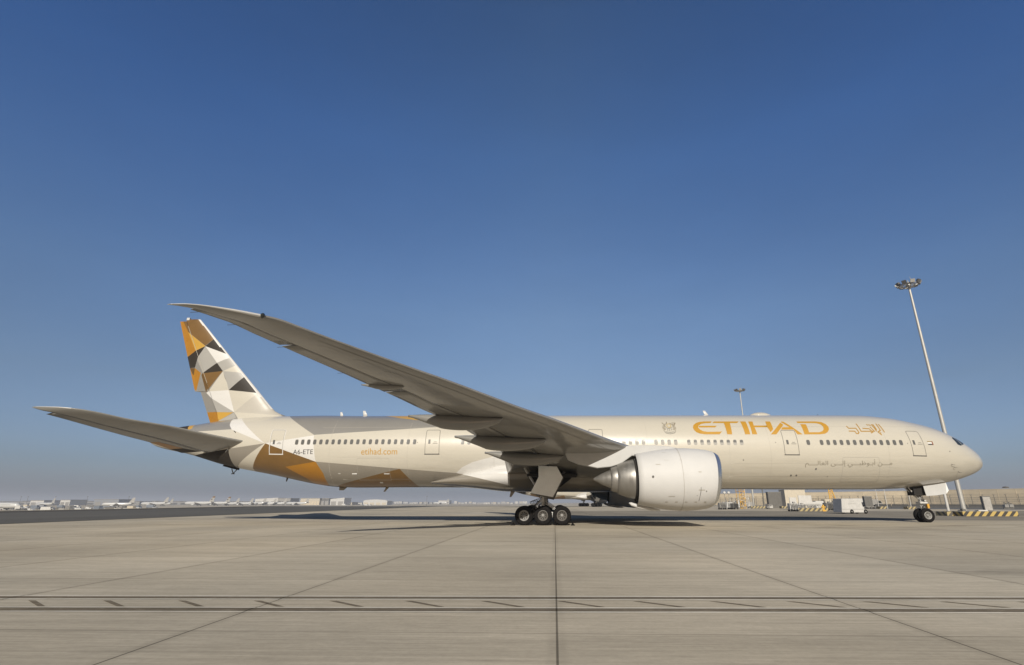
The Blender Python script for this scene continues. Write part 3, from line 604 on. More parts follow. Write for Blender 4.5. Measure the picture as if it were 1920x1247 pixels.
# ------------------------------------------------------------------ engines
def engine(side):
    yc=side*9.6; zc=3.07
    # nacelle, outer and inner skins (t measured aft from the inlet)
    outer=[(0.0,1.66),(-.05,1.70),(-.14,1.76),(-.3,1.83),(-.7,1.925),(-1.3,2.0),(-2.0,2.04),(-2.9,2.03),(-3.7,1.96),(-4.5,1.85),(-5.15,1.74),(-5.55,1.665)]
    inner=[(-5.55,1.64),(-5.0,1.62),(-4.0,1.60)]
    X0=-25.38; outer=[(t*.965,r) for t,r in outer]; inner=[(t*.965,r) for t,r in inner]
    def prof(t):
        # mouth scarfed slightly: top further forward
        return t
    n=64
    def ring(t,r,sc):
        out_=[]
        for i in range(n):
            a=2*PI*i/n; cy,cz=math.sin(a),math.cos(a)
            sq=1.0
            x=X0+t+ .22*cz*max(0,1+t/2.2 if t>-2.2 else 0)
            out_.append((x,yc+r*cy*1.0,zc+r*cz*sq+(-.02 if cz<0 else .0)*0))
        return out_
    prof_all=[(-1.35,1.55),(-.7,1.5),(-.3,1.5),(-.12,1.53),(-.03,1.585)]+outer+inner
    rings=[ring(t,r,1) for t,r in prof_all]
    k=MB().loft(rings,0,True,False,False,True,mf=lambda j,i:(2 if j<3 else (1 if j<8 else (0 if j<16 else 2))))
    nac=k.build('engine_nacelle',[M_nac,M_lip,M_line],A)
    # cowl seams
    s_=MB()
    for t in (-2.55,):
        r=2.045
        s_.revolve((X0+t,yc,zc),(1,0,0),[(-.012,r-.004),(-.012,r+.004),(.012,r+.004),(.012,r-.004)],64)
    s_.build('cowl_seam',M_line2,nac)
    if side<0:
        def nskin(x,z,o_=.006):
            t=x-X0; r=1.66
            for (t0,r0),(t1,r1) in zip(outer,outer[1:]):
                if t1<=t<=t0: r=r0+(r1-r0)*(t-t0)/(t1-t0)
            return (x,yc-math.sqrt(max(.01,(r+o_)**2-(z-zc)**2)),z)
        for i in range(5):
            x=-26.6-.62*i; MB().add([nskin(x,1.55),nskin(x+.16,1.55),nskin(x+.16,1.61),nskin(x,1.61)],[(0,1,2,3)]).build('cowl_latch',M_line2,nac,fixn=False)
        for (xa,xb,za,zb_,m_) in ((-27.0,-26.6,2.28,2.34,M_line2),(-28.9,-28.5,1.9,1.95,M_line2),(-29.6,-29.3,3.9,3.95,M_line2),(-26.95,-26.75,3.4,3.46,M_line2)):
            MB().add([nskin(xa,za),nskin(xb,za),nskin(xb,zb_),nskin(xa,zb_)],[(0,1,2,3)]).build('cowl_stencil',m_,nac,fixn=False)
        pts=[(-29.0,4.2),(-27.9,4.2),(-27.9,4.75),(-29.0,4.75)]
        for (xa,za),(xb,zb_) in zip(pts,pts[1:]+pts[:1]):
            e=.008; q_=[nskin(xa-e*(za!=zb_),za-e*(za==zb_)),nskin(xb-e*(za!=zb_),zb_-e*(za==zb_)),nskin(xb+e*(za!=zb_),zb_+e*(za==zb_)),nskin(xa+e*(za!=zb_),za+e*(za==zb_))]
            MB().add(q_,[(0,1,2,3)]).build('access_hatch_edge',M_line2,nac,fixn=False)
        d=MB()
        for (x,z,r) in ((-29.85,3.15,.07),(-29.2,3.1,.02),(-29.3,3.12,.02),(-27.1,2.0,.04),(-26.5,2.25,.03)):
            yy_=yc-math.sqrt(max(0,(2.0 if x>-29 else 1.86)**2-(z-zc)**2))
            MB().tube((x,yy_+.1,z),(x,yy_-.02,z),r,n=12).build('cowl_port',M_line,nac)
        # drain line
        d.path([(-26.85,yc-1.92,2.5),(-26.87,yc-1.83,2.2),(-26.92,yc-1.6,1.85),(-26.95,yc-1.45,1.66)],.016)
        d.build('drain_line',M_line,nac)
    # fan face and spinner
    k=MB().revolve((X0-1.3,yc,zc),(1,0,0),[(0,1.56),(.02,.45),(.5,.25),(.75,0.0)],48)
    for i in range(22):
        a=2*PI*i/22; u=Vector((0,math.cos(a),math.sin(a))); v=Vector((0,-math.sin(a),math.cos(a))); c=Vector((X0-1.2,yc,zc))
        k.add([c+u*.42-v*.05,c+u*1.54-v*.2+Vector((.1,0,0)),c+u*1.54+v*.12-Vector((.1,0,0)),c+u*.42+v*.07-Vector((.08,0,0))],[(0,1,2,3)],1)
    k.build('fan',[M_dark,M_strut],nac)
    # fan nozzle interior, core cowl, exhaust
    MB().revolve((X0,yc,zc),(1,0,0),[(-4.0,1.60),(-4.3,1.35),(-5.5,1.33)],48).build('bypass_duct',M_dark,nac)
    core=MB().revolve((X0,yc,zc),(1,0,0),[(-4.2,1.36),(-5.5,1.31),(-6.0,1.19),(-6.45,1.03),(-6.62,.95),(-6.62,.93)],48).build('core_cowl',M_ti,nac)
    MB().revolve((X0,yc,zc),(1,0,0),[(-6.3,.86),(-6.62,.90),(-6.95,.80),(-7.05,.76),(-7.05,.73),(-6.6,.78)],48).build('exhaust_ring',M_ti,nac)
    MB().revolve((X0,yc,zc),(1,0,0),[(-6.6,.80),(-6.6,.70),(-7.05,.60),(-7.6,.38),(-8.1,.12),(-8.22,.0)],40).build('exhaust_cone',M_ti,nac)
    # pylon
    poly=[(-27.4,5.02),(-28.3,5.22),(-29.4,5.30),(-30.6,5.30),(-31.6,5.24),(-33.0,5.35),(-35.6,5.1),(-35.3,4.35),(-34.6,4.05),(-33.3,3.78),(-32.4,3.86),(-31.9,4.0),(-31.6,4.12),(-30.9,4.6),(-30.2,4.5),(-27.4,4.5)]
    k=MB().prism(poly,'y',yc-.27,yc+.27); k.build('pylon',M_gdoor,nac,bev=.06)
    MB().prism([(-31.5,4.02),(-30.6,4.45),(-30.6,4.0),(-31.5,3.85)],'y',yc-.3,yc+.3).build('pylon_heat_shield',M_ti,nac)
    # lower bifurcation fairing
    k=MB().loft([[(x,yc+w*math.cos(a),zc-h_+hh*math.sin(a)) for a in [2*PI*q/12 for q in range(12)]] for x,w,h_,hh in ((-29.2,.03,2.0,.03),(-29.8,.12,1.93,.1),(-30.6,.16,1.78,.14),(-31.1,.12,1.62,.12),(-31.25,.03,1.55,.03))])
    k.build('drain_mast_fairing',M_nac,nac)
    # nacelle chine on the inboard side
    MB().prism([(-26.6,4.6),(-28.0,4.9),(-28.1,4.55)],'y',yc-side*1.45-.02,yc-side*1.45+.02).build('nacelle_strake',M_nac,nac)
    return nac
engine(-1); engine(1)

# ------------------------------------------------------------------ landing gear
def wheel(x,y,z,r,w,side,rm):
    n=40; pr=[(-w/2*.72,r*.52),(-w/2*.92,r*.60),(-w/2,r*.76),(-w/2*.93,r*.90),(-w/2*.66,r*.975),(-w*.2,r),(w*.2,r),(w/2*.66,r*.975),(w/2*.93,r*.90),(w/2,r*.76),(w/2*.92,r*.60),(w/2*.72,r*.52)]
    k=MB().revolve((x,y,z),(0,1,0),pr,n)
    # shallow tread grooves
    t=k.build('wheel',M_rub,A)
    # flatten the contact patch
    for v in t.data.vertices:
        if v.co.z<.012: v.co.z=.003
    m=MB()
    for sd in (-1,1):
        m.revolve((x,y,z),(0,sd,0),[(w/2*.80,r*.55),(w/2*.86,r*.50),(w/2*.80,r*.44),(w/2*.45,r*.40),(w/2*.38,r*.20)],n,0)
        m.revolve((x,y,z),(0,sd,0),[(w/2*.38,r*.20),(w/2*.7,r*.17),(w/2*.86,r*.12),(w/2*.88,0)],20,2)
        for i in range(9):
            a=2*PI*i/9; c=(x+math.cos(a)*r*.31,y+sd*w/2*.38,z+math.sin(a)*r*.31); m.tube(c,(c[0],c[1]+sd*.03,c[2]),r*.055,n=8,mi=1)
    m.build('rim',[rm,M_dark,M_rim],t)
    return t
M_gleg=mat('gear_leg_door_paint',(.80,.83,.84),.35,var=.06,vscale=1.5,coat=.3)
def main_gear(side):
    S=lambda y:side*y
    XS_=(-38.45,-37.09,-35.73)
    for i,x in enumerate(XS_):
        for y in (6.95,5.55):
            wheel(x,S(y),.665,.67,.50,side,M_rim if (i==0 and y>6) else M_rimd)  # darker rims on all but the outer rear wheel
    k=MB()
    k.tube((-38.5,S(6.25),.66),(-35.7,S(6.25),.66),.16,n=14)
    for x in XS_: k.tube((x,S(5.4),.66),(x,S(7.1),.66),.11,n=12)
    for x in (-38.0,-36.3): k.tube((x,S(6.25),.8),(-37.09,S(6.25),1.05),.06,n=8)
    k.build('bogie_beam',M_strut,A)
    k=MB()
    k.tube((-37.09,S(6.25),.6),(-37.09,S(6.22),1.9),.135,n=18); k.tube((-37.09,S(6.22),1.7),(-37.05,S(6.1),4.6),.21,.24,n=18)
    k.tube((-37.09,S(6.25),1.55),(-37.09,S(6.25),1.75),.25,n=18)
    k.tube((-36.9,S(6.2),2.1),(-35.15,S(4.6),4.2),.10,n=10)       # side stay
    k.tube((-36.95,S(6.3),1.5),(-36.05,S(6.3),.95),.045,n=8); k.tube((-36.88,S(6.42),1.6),(-35.95,S(6.42),.98),.028,n=8)
    k.tube((-37.2,S(6.2),2.0),(-38.6,S(5.2),4.2),.09,n=10)
    # torque links behind the leg
    k.tube((-37.28,S(6.25),1.7),(-37.75,S(6.25),1.25),.06,n=8); k.tube((-37.75,S(6.25),1.25),(-37.28,S(6.25),.9),.06,n=8)
    k.build('main_gear_strut',M_strut,A)
    h_=MB()
    rnd=random.Random(3)
    for i in range(6):
        a=-37.35-.12*i; h_.path([(a+.15,S(6.4),1.95-.05*i),(a-.1,S(6.5),1.6),(a-.35+.1*i,S(6.45),1.35-.05*i),(a-.2,S(6.4),1.0),(a-.5+.05*i,S(6.3),.85)],.022,6)
    h_.path([(-36.95,S(6.5),1.9),(-36.93,S(6.5),1.3),(-36.96,S(6.45),.95)],.03,6)
    h_.build('hydraulic_hoses',M_hose,A)
    # leg-mounted door
    poly=[(-37.42,4.15),(-36.05,4.1),(-35.62,3.30),(-36.40,1.82),(-38.02,2.20),(-37.42,3.35)]
    y=S(6.75)
    d=MB().prism(poly,'y',y-.03,y+.03).build('gear_door',M_gleg,A,bev=.02)
    MB().prism([(-36.36,1.93),(-35.60,3.3),(-35.54,3.3),(-36.33,1.80),(-38.04,2.17),(-38.02,2.21)],'y',y-.045,y-.032).build('door_seal',M_line,d)
    # link from the leg door to the leg
    MB().tube((-36.9,S(6.3),2.4),(-36.9,S(6.74),2.5),.05,n=8).build('door_link',M_strut,d); MB().tube((-36.9,S(6.2),3.4),(-36.9,S(6.74),3.4),.05,n=8).build('door_link',M_strut,d)
main_gear(-1); main_gear(1)
def nose_gear():
    x=-5.62
    for y in (-.38,.38): wheel(x+(-.0),y,.545,.55,.40,-1 if y<0 else 1,M_rim)
    k=MB()
    k.tube((x,-.5,.55),(x,.5,.55),.07,n=12); k.tube((x,0,.5),(x-.02,0,1.3),.085,n=14); k.tube((x-.02,0,1.15),(x-.12,0,2.95),.13,.15,n=16); k.tube((x-.02,0,1.1),(x-.02,0,1.28),.17,n=16)
    k.tube((x+.12,0,1.25),(x+.42,0,1.0),.04,n=8); k.tube((x+.42,0,1.0),(x+.1,0,.72),.04,n=8)
    k.tube((x-.1,0,1.75),(x-.95,.25,2.75),.05,n=8); k.tube((x-.1,0,1.75),(x-.95,-.25,2.75),.05,n=8)
    k.box(x-.28,x+.3,-.26,.26,1.42,1.62); k.tube((x-.3,-.3,1.52),(x+.3,-.3,1.52),.07,n=8)
    k.tube((x+.16,-.14,1.72),(x+.32,-.14,1.72),.09,n=12); k.tube((x+.16,.14,1.72),(x+.32,.14,1.72),.09,n=12)
    k.build('nose_gear_strut',M_strut,A)
    h_=MB()
    for i in range(4): h_.path([(x-.1+.05*i,-.16,2.4),(x-.28+.1*i,-.3,1.9),(x-.2+.12*i,-.25,1.5),(x-.1+.05*i,-.2,.9)],.02,6)
    h_.build('hydraulic_hoses',M_hose,A)
    MB().box(x+.25,x+.42,-.32,-.12,1.1,1.45).build('tow_lever',mat('tag_amber',(.55,.3,.04),.5),A)
    MB().box(-6.3,-5.4,-.44,.44,2.12,2.87).build('nose_well_shade',M_dark,A)  # solid near-black block below the skin, painted as the bay's shade
    for sd in (-1,1):
        y=sd*.75
        k=MB(); pts=[(-5.62,2.6,2.06),(-4.75,2.72,2.12),(-3.95,2.86,2.25),(-3.72,2.88,2.5)]
        a=[(p[0],y*.9,FB(p[0])+.12) for p in pts]; b_=[(p[0],y*1.1,p[2]) for p in pts]
        ring=[]
        for i in range(4):
            ring.append([(a[i][0],a[i][1]-.02,a[i][2]),(a[i][0],a[i][1]+.02,a[i][2]),(b_[i][0],b_[i][1]+.02,b_[i][2]),(b_[i][0],b_[i][1]-.02,b_[i][2])])
        k.loft(ring,smooth=False).build('nose_gear_door',M_gdoor,A)
nose_gear()

# ------------------------------------------------------------------ decals laid on the skin
def decal(name,polys,m,off=.006,parent=None,dz=.12,dx=.5,extra=None,side=-1):
    """polys: list of (x,z) outlines (or (verts,faces)); follows the curved skin"""
    bm=bmesh.new()
    for p in polys:
        if isinstance(p,tuple) and len(p)==2 and isinstance(p[1],list) and p[1] and isinstance(p[1][0],tuple) and isinstance(p[1][0][0],int):
            vs_=[bm.verts.new((a,0,b)) for a,b in p[0]]
            for f in p[1]:
                try: bm.faces.new([vs_[i] for i in f])
                except ValueError: pass
        else:
            q=[]
            for c in p:
                if not q or (abs(c[0]-q[-1][0])+abs(c[1]-q[-1][1]))>1e-4: q.append(c)
            bm.faces.new([bm.verts.new((a,0,b)) for a,b in q])
    bm.normal_update(); bmesh.ops.triangulate(bm,faces=bm.faces[:],ngon_method='EAR_CLIP')
    xs_=[v.co.x for v in bm.verts]; zs_=[v.co.z for v in bm.verts]
    z=math.floor(min(zs_)/dz)*dz+dz
    while z<max(zs_): bmesh.ops.bisect_plane(bm,geom=bm.verts[:]+bm.edges[:]+bm.faces[:],plane_co=(0,0,z),plane_no=(0,0,1)); z+=dz
    if dx:
        x=math.floor(min(xs_)/dx)*dx+dx
        while x<max(xs_): bmesh.ops.bisect_plane(bm,geom=bm.verts[:]+bm.edges[:]+bm.faces[:],plane_co=(x,0,0),plane_no=(1,0,0)); x+=dx
    for v in bm.verts: v.co=skin(v.co.x,v.co.z,off,side)
    bmesh.ops.recalc_face_normals(bm,faces=bm.faces)
    for f in bm.faces:
        f.smooth=True
        if f.normal.y*side<0: f.normal_flip()
    me=bpy.data.meshes.new(name); me.materials.append(m); bm.to_mesh(me); bm.free()
    o=bpy.data.objects.new(name,me); COL.objects.link(o); o.parent=parent or A; return o
def stroke(pts,w):
    out_=[]
    for (x0,z0),(x1,z1) in zip(pts,pts[1:]):
        dx,dz=x1-x0,z1-z0; L_=math.hypot(dx,dz) or 1; nx_,nz_=-dz/L_*w/2,dx/L_*w/2; ex,ez=dx/L_*w*.35,dz/L_*w*.35
        out_.append([(x0-ex+nx_,z0-ez+nz_),(x0-ex-nx_,z0-ez-nz_),(x1+ex-nx_,z1+ez-nz_),(x1+ex+nx_,z1+ez+nz_)])
    return out_
def text_polys(s,x0,x1,z0,z1,shear=0.):
    cu=bpy.data.curves.new('t','FONT'); cu.body=s; cu.resolution_u=4; cu.fill_mode='FRONT'; o=bpy.data.objects.new('t',cu); COL.objects.link(o)
    bpy.context.view_layer.update(); dg=bpy.context.evaluated_depsgraph_get(); me=o.evaluated_get(dg).to_mesh()
    V=[(v.co.x,v.co.y) for v in me.vertices]; F=[tuple(p.vertices) for p in me.polygons]
    o.evaluated_get(dg).to_mesh_clear(); bpy.data.objects.remove(o); bpy.data.curves.remove(cu)
    a,b=min(v[0] for v in V),max(v[0] for v in V); c,d=min(v[1] for v in V),max(v[1] for v in V)
    return ([(x0+(v[0]-a)/(b-a)*(x1-x0),z0+(v[1]-c)/(d-c)*(z1-z0)) for v in V],F)
decal('lettering',list(LETTERS.values()),M_gold)
M_gold2=mat('gold_lettering_pale',(.33,.19,.04),.45)
pl=[]
for p in ARAB: pl+=stroke(p,.09)
decal('arabic_lettering',pl,M_gold2)
pl=[]
for p in CREST[:10]: pl+=stroke(p,.045)
decal('crest',pl,mat('crest_brown',(.10,.075,.035),.5))
pl=[]
for p in CREST[10:]: pl+=stroke(p,.04)
decal('crest_scroll',pl,M_line)
cx_,cz_=-26.6,7.68
ringp=[(cx_+.17*math.cos(2*PI*i/16),cz_+.17*math.sin(2*PI*i/16)) for i in range(17)]
decal('crest_shield',stroke(ringp,.05),mat('crest_gold',(.38,.28,.09),.5))
decal('web_lettering',[text_polys('etihad.com',-52.25,-49.22,5.32,5.83)],M_gold)
decal('registration',[text_polys('A6-ETE',-58.2,-56.42,5.40,5.78)],M_black)
_t='\uFEE3\u0640\u0640\u0640\uFEE6|\uFE83\uFE91\u0640\uFEEE\uFEC7\uFE92\u0640\u0640\u0640\uFEF2|\uFE87\uFEDF\u0640\u0640\u0640\uFEF0|\uFE8D\uFEDF\uFECC\uFE8E\uFEDF\u0640\u0640\u0640\u0640\uFEE2'
_vis=' '.join(w_[::-1] for w_ in _t.split('|')[::-1])
decal('small_arabic_lettering',[text_polys(_vis,-16.0,-9.1,4.22,4.86)],mat('grey_lettering',(.22,.195,.15),.5),off=.008)
# flag
fx0,fx1,fz0,fz1=-5.93,-5.46,5.98,6.29
decal('flag_green_band',[[(fx0,fz1),(fx1-.1,fz1),(fx1-.1,fz1-.07),(fx0,fz1-.07)]],mat('flag_gold_brown',(.22,.16,.05),.5))
decal('flag_red_band',[[(fx1-.1,fz0),(fx1,fz0),(fx1,fz1),(fx1-.1,fz1)]],mat('flag_brown_red',(.20,.07,.035),.5))
decal('flag_black_band',[[(fx0,fz0),(fx1-.1,fz0),(fx1-.1,fz0+.09),(fx0,fz0+.09)]],M_black)
decal('flag_white_band',[[(fx0,fz0+.09),(fx1-.1,fz0+.09),(fx1-.1,fz1-.07),(fx0,fz1-.07)]],LV['W'])

# cabin windows
def zwin(x): return 6.16-.0047*(x+8)
def winmesh(x):
    w_,h_=.135,.205; zc_=zwin(x); n=20; pts=[]
    for i in range(n):
        a=2*PI*i/n; ca,sa=math.cos(a),math.sin(a)
        pts.append((x+w_*abs(ca)**.6*(1 if ca>0 else -1),zc_+h_*abs(sa)**.6*(1 if sa>0 else -1)))
    return pts
M_blind=mat('pale_blind',(.30,.29,.265),.6); M_wf=mat('window_surround',(.36,.34,.30),.4)
def cabin_window(x):
    zc_=zwin(x); p=winmesh(x)
    o=decal('cabin_window',[[(x+(a-x)*1.18,zc_+(b-zc_)*1.14) for a,b in p]],M_wf,.004,dz=.3,dx=0)
    decal('pane',[p],M_glass,.008,o,dz=.3,dx=0)
    if -31<x<-20.6:
        lo=[(a,min(b,zc_+bl)) for a,b in p for bl in [.06 if x<-26 else -.02]]
        decal('window_blind',[lo],M_blind,.011,o,dz=.3,dx=0)
wx=[-57.97+.533*i for i in range(20)]
wx+=[-43.83+.533*i for i in range(18)]
wx+=[-30.5+.533*i for i in range(4)]+[-27.87+.533*i for i in range(4)]+[-25.2+.5335*i for i in range(9)]+[-15.58]+[-14.51+.529*i for i in range(13)]
for x in wx: cabin_window(x)
# doors
def outline(pts,w):
    return stroke(pts+[pts[0]],w)
def rrect(p,r=.14):
    out_=[]
    n=len(p)
    for i in range(n):
        a=Vector(p[i-1]);b=Vector(p[i]);c=Vector(p[(i+1)%n]); d1=(a-b).normalized(); d2=(c-b).normalized()
        for t in (0,.33,.66,1): 
            q=(b+d1*r)*(1-t)**2+b*2*t*(1-t)+(b+d2*r)*t*t; out_.append((q.x,q.y))
    return out_
DO=[[(-60.46,7.48),(-59.21,7.46),(-59.14,5.40),(-60.38,5.44)],[(-46.94,7.35),(-45.8,7.35),(-45.74,5.33),(-46.92,5.33)],[(-33.37,7.35),(-32.22,7.35),(-32.24,5.35),(-33.41,5.35)],[(-17.54,7.22),(-16.41,7.21),(-16.44,5.2),(-17.58,5.21)],[(-7.37,7.13),(-6.33,7.12),(-6.32,5.09),(-7.38,5.12)]]
M_door=[LV['C']]*5
for i,dp in enumerate(DO):
    rp=rrect(dp)
    o=decal('cabin_door',outline(rp,.035 if i else .06),M_line if i else LV['W'],.007,dz=.12)
    if i==0: decal('door_gap',outline(rrect([(a*1.0+(.04 if j in(1,2) else -.04)*-1,b) for j,(a,b) in enumerate(dp)]),.02),M_line,.010,o)
    xm=(dp[0][0]+dp[1][0]+dp[2][0]+dp[3][0])/4
    decal('door_sill',[[(dp[3][0]-.04,dp[3][1]-.03),(dp[2][0]+.04,dp[2][1]-.03),(dp[2][0]+.04,dp[2][1]+.05),(dp[3][0]-.04,dp[3][1]+.05)]],M_line if i else LV['W'],.012,o)
    zc_=zwin(xm)
    decal('door_window',[[(xm-.34,zc_-.16),(xm-.16,zc_-.16),(xm-.16,zc_+.2),(xm-.34,zc_+.2)]],M_glass,.008,o,dz=.3,dx=0)
    decal('handle',stroke([(xm+.05,zc_-.12),(xm+.42,zc_-.12)],.035)+stroke([(xm+.12,zc_+.0),(xm+.35,zc_+.0)],.03),M_line,.008,o)
# cockpit windows
def face_patch(name,pts,m,off,parent=None,mi=0):
    return decal(name,[pts],m,off,parent,dz=.1,dx=.1)
cw=face_patch('cockpit_window',[(-3.12,6.62),(-2.95,6.74),(-2.45,6.66),(-2.0,6.27),(-2.12,6.15),(-2.72,6.0),(-3.0,6.08)],M_cglass,.008)
decal('window_post',stroke([(-2.74,6.72),(-2.45,6.05)],.05),LV['C'],.016,cw,dz=.1,dx=.1)
cw2=decal('cockpit_window',[[(-3.12,6.62),(-2.95,6.74),(-2.45,6.66),(-2.0,6.27),(-2.12,6.15),(-2.72,6.0),(-3.0,6.08)]],M_cglass,.008,dz=.1,dx=.1,side=1)
# cargo door, panels, ports
decal('cargo_door',outline(rrect([(-13.02,5.01),(-10.15,5.0),(-9.95,3.15),(-12.95,3.15)],.1),.02),M_line2,.006)
decal('aft_cargo_door',outline(rrect([(-52.6,5.02),(-49.9,5.02),(-49.9,3.3),(-52.6,3.3)],.1),.015),M_line2,.006)
def disc(x,z,r): return [(x+r*math.cos(2*PI*i/12),z+r*math.sin(2*PI*i/12)) for i in range(12)]
for x_p,z_p,r_p in ((-15.11,4.12,.08),(-17.03,3.64,.07),(-16.6,3.64,.07),(-4.15,5.49,.05),(-20.93,4.82,.05),(-14.1,3.55,.035),(-47.6,6.3,.035),(-7.65,6.1,.035),(-18.2,6.2,.035)): decal('sensor_port',[disc(x_p,z_p,r_p)],M_line,.008,dx=0)
for (x,z) in ((-4.1,4.5),(-3.85,4.3),(-3.3,3.95)):
    a=skin(x,z,0); b_=skin(x,z,.14); MB().tube(a,b_,.02,n=6).tube(b_,(b_[0]+.16,b_[1],b_[2]),.014,n=6).build('pitot_probe',M_line,A)
# circumferential skin joints, faint
pl=[]
for x in (-9.3,-14.2-4.5,-22.0,-28.6,-41.2,-48.4,-55.0):
    pl+=[[(x,FB(x)+.35),(x+.018,FB(x)+.35),(x+.018,FT(x)-.35),(x,FT(x)-.35)]]
for (xa,xb,z) in ((-44,-26.4,5.0),(-22,-10,4.55),(-22,-6,7.55),(-56,-44,7.62),(-54.3,-50.6,5.12),(-54,-40,3.4),(-22,-8,3.55)):
    pl+=[[(xa,z),(xb,z),(xb,z+.014),(xa,z+.014)]]
decal('skin_joint',pl,mat('skin_joint_tone',(.36,.335,.285),.45),.003,dz=.25)
# small placards
for a_,b_,c_,d_ in ((-54.3,-54.1,3.82,3.88),(-53.1,-52.7,3.8,3.88),(-50.4,-49.95,3.78,3.88),(-50.95,-50.7,3.1,3.2)): decal('placard',[[(a_,c_),(b_,c_),(b_,d_),(a_,d_)]],LV['W'],.008,dz=.2)
# antennas
def blade(x,z,h_,c,lean,name,m,dn=1):
    rg=[]
    for t in (0,.5,1):
        cc_=c*(1-.45*t); xx=x-lean*t
        rg.append([(xx+cc_/2*math.cos(a),.03*math.sin(a)*(1-.4*t),z+dn*h_*t) for a in [2*PI*q/12 for q in range(12)]])
    return MB().loft(rg).build(name,m,A)
blade(-55.48,8.95,.42,.32,.12,'blade_antenna',M_white); blade(-53.3,8.93,.55,.42,.2,'blade_antenna',M_white); blade(-22.6,8.84,.5,.4,.25,'blade_antenna',M_white)
blade(-12.9,8.8,.16,.08,.0,'blade_antenna',M_black)
blade(-54.6,2.86,.3,.75,.15,'belly_antenna',LV['G2'],-1); blade(-50.7,2.86,.42,.3,.28,'belly_antenna',LV['G2'],-1); blade(-59.67,3.6,.3,.18,.05,'belly_antenna',M_line,-1)
k=MB()
rg=[]
for t,s_ in ((0,1),(.04,.97),(.10,.92),(.26,.62),(.33,.38),(.35,.02)):
    rg.append([(-17.95+1.05*s_*math.cos(a),.55*s_*math.sin(a),8.80+t) for a in [2*PI*q/28 for q in range(28)]])
k.loft(rg).build('satellite_dome',LV['C'],A)
# tail skid
k=MB(); k.prism([(-65.6,4.62),(-64.2,4.28),(-64.2,4.5),(-65.4,4.8)],'y',-.15,.15); k.tube((-64.8,0,4.4),(-64.62,0,4.02),.04,n=8); k.tube((-64.3,0,4.35),(-64.6,0,3.98),.04,n=8); k.box(-64.72,-64.5,-.08,.08,3.93,4.0); k.build('tail_skid',M_dark,A)
# drain mast near the gear
MB().prism([(-40.0,2.5),(-39.6,2.5),(-39.95,2.0),(-40.1,2.0)],'y',-.05,.05).build('drain_mast',LV['G'],A)
# wheel chocks
for (x,y,lab) in ((-34.95,-6.9,'low black wheel chock ahead of the front main wheel'),(-39.25,-6.9,'low black wheel chock behind the rear main wheel')):
    o=MB().prism([(-.16,.004),(.16,.004),(.02,.16),(-.02,.16)],'y',-.35,.35).build('wheel_chock',M_rub,None,(x,y,0),bev=.01); tag(o,lab,'wheel chock','wheel chocks at the main gear')
# ------------------------------------------------------------------ second airliner, seen under the belly
_o=['first','second','third','fourth','fifth','sixth','seventh','eighth','ninth']
ORD=_o+['tenth','eleventh','twelfth','thirteenth','fourteenth','fifteenth','sixteenth','seventeenth','eighteenth','nineteenth']
for a_,b_ in (('twenty','twentieth'),('thirty','thirtieth'),('forty','fortieth'),('fifty','fiftieth'),('sixty','sixtieth')): ORD+=[b_]+[a_+'-'+w_ for w_ in _o]
SKIP={'cabin_window','pane','cabin_door','lettering','arabic_lettering','small_arabic_lettering','web_lettering','registration','crest','crest_scroll','crest_shield','flag_green_band','flag_red_band','flag_black_band','flag_white_band','placard','skin_joint','cargo_door','aft_cargo_door','sensor_port','pitot_probe','hydraulic_hoses','access_panel','slat_gap','static_wick','hinge_line','cowl_seam','cowl_port','drain_line','cowl_latch','cowl_stencil','access_hatch_edge','window_blind','elevator_paint_patch','blade_antenna','belly_antenna','drain_mast','tail_skid','static_probe','drain_tube','door_seal','tow_lever','exhaust_outlet','satellite_dome','beacon','cockpit_window'}
B=copy_tree(A,None,SKIP)
gx,gy=at(1106,216); B.rotation_euler=(0,0,R(20)); B.location=(gx+37.1*math.cos(R(20)),gy+37.1*math.sin(R(20)),0)
B['label']='white airliner parked farther off, its wheels and engine seen below the near belly'

# ------------------------------------------------------------------ right-hand stand equipment
M_pole=mat('galvanised_pole',(.42,.41,.38),.5,metal=.3,var=.1,vscale=2); M_conc=mat('grey_concrete_kerb',(.36,.34,.30),.8,var=.2,vscale=2)
M_yb2=stripes('dull_kerb_stripes',(.085,.075,.06),(.36,.29,.14),.9,1.0,.5); M_yb=stripes('yellow_black_kerb',(.045,.04,.035),(.44,.32,.10),.9,1.0,.5); M_yel=mat('safety_yellow',(.60,.34,.04),.5,var=.15,vscale=3)
M_pan=mat('cream_cladding',(.47,.42,.33),.6,var=.1,vscale=1.5); M_grp=mat('grey_cladding',(.115,.11,.10),.6,var=.15,vscale=1.5)
M_wp=mat('white_cladding',(.50,.49,.465),.5,var=.12,vscale=1.5); M_bl=mat('blue_grey_panel',(.22,.23,.25),.5,var=.15,vscale=3); M_stl=mat('dull_steel',(.30,.29,.27),.5,metal=.4,var=.2,vscale=4)
M_sand=mat('sand_render',(.56,.48,.35),.85,var=.15,vscale=.15,stretch=(1,1,3)); M_lamp=mat('lamp_housing',(.10,.10,.10),.5); M_ref=mat('lamp_glass',(.5,.5,.5),.2)
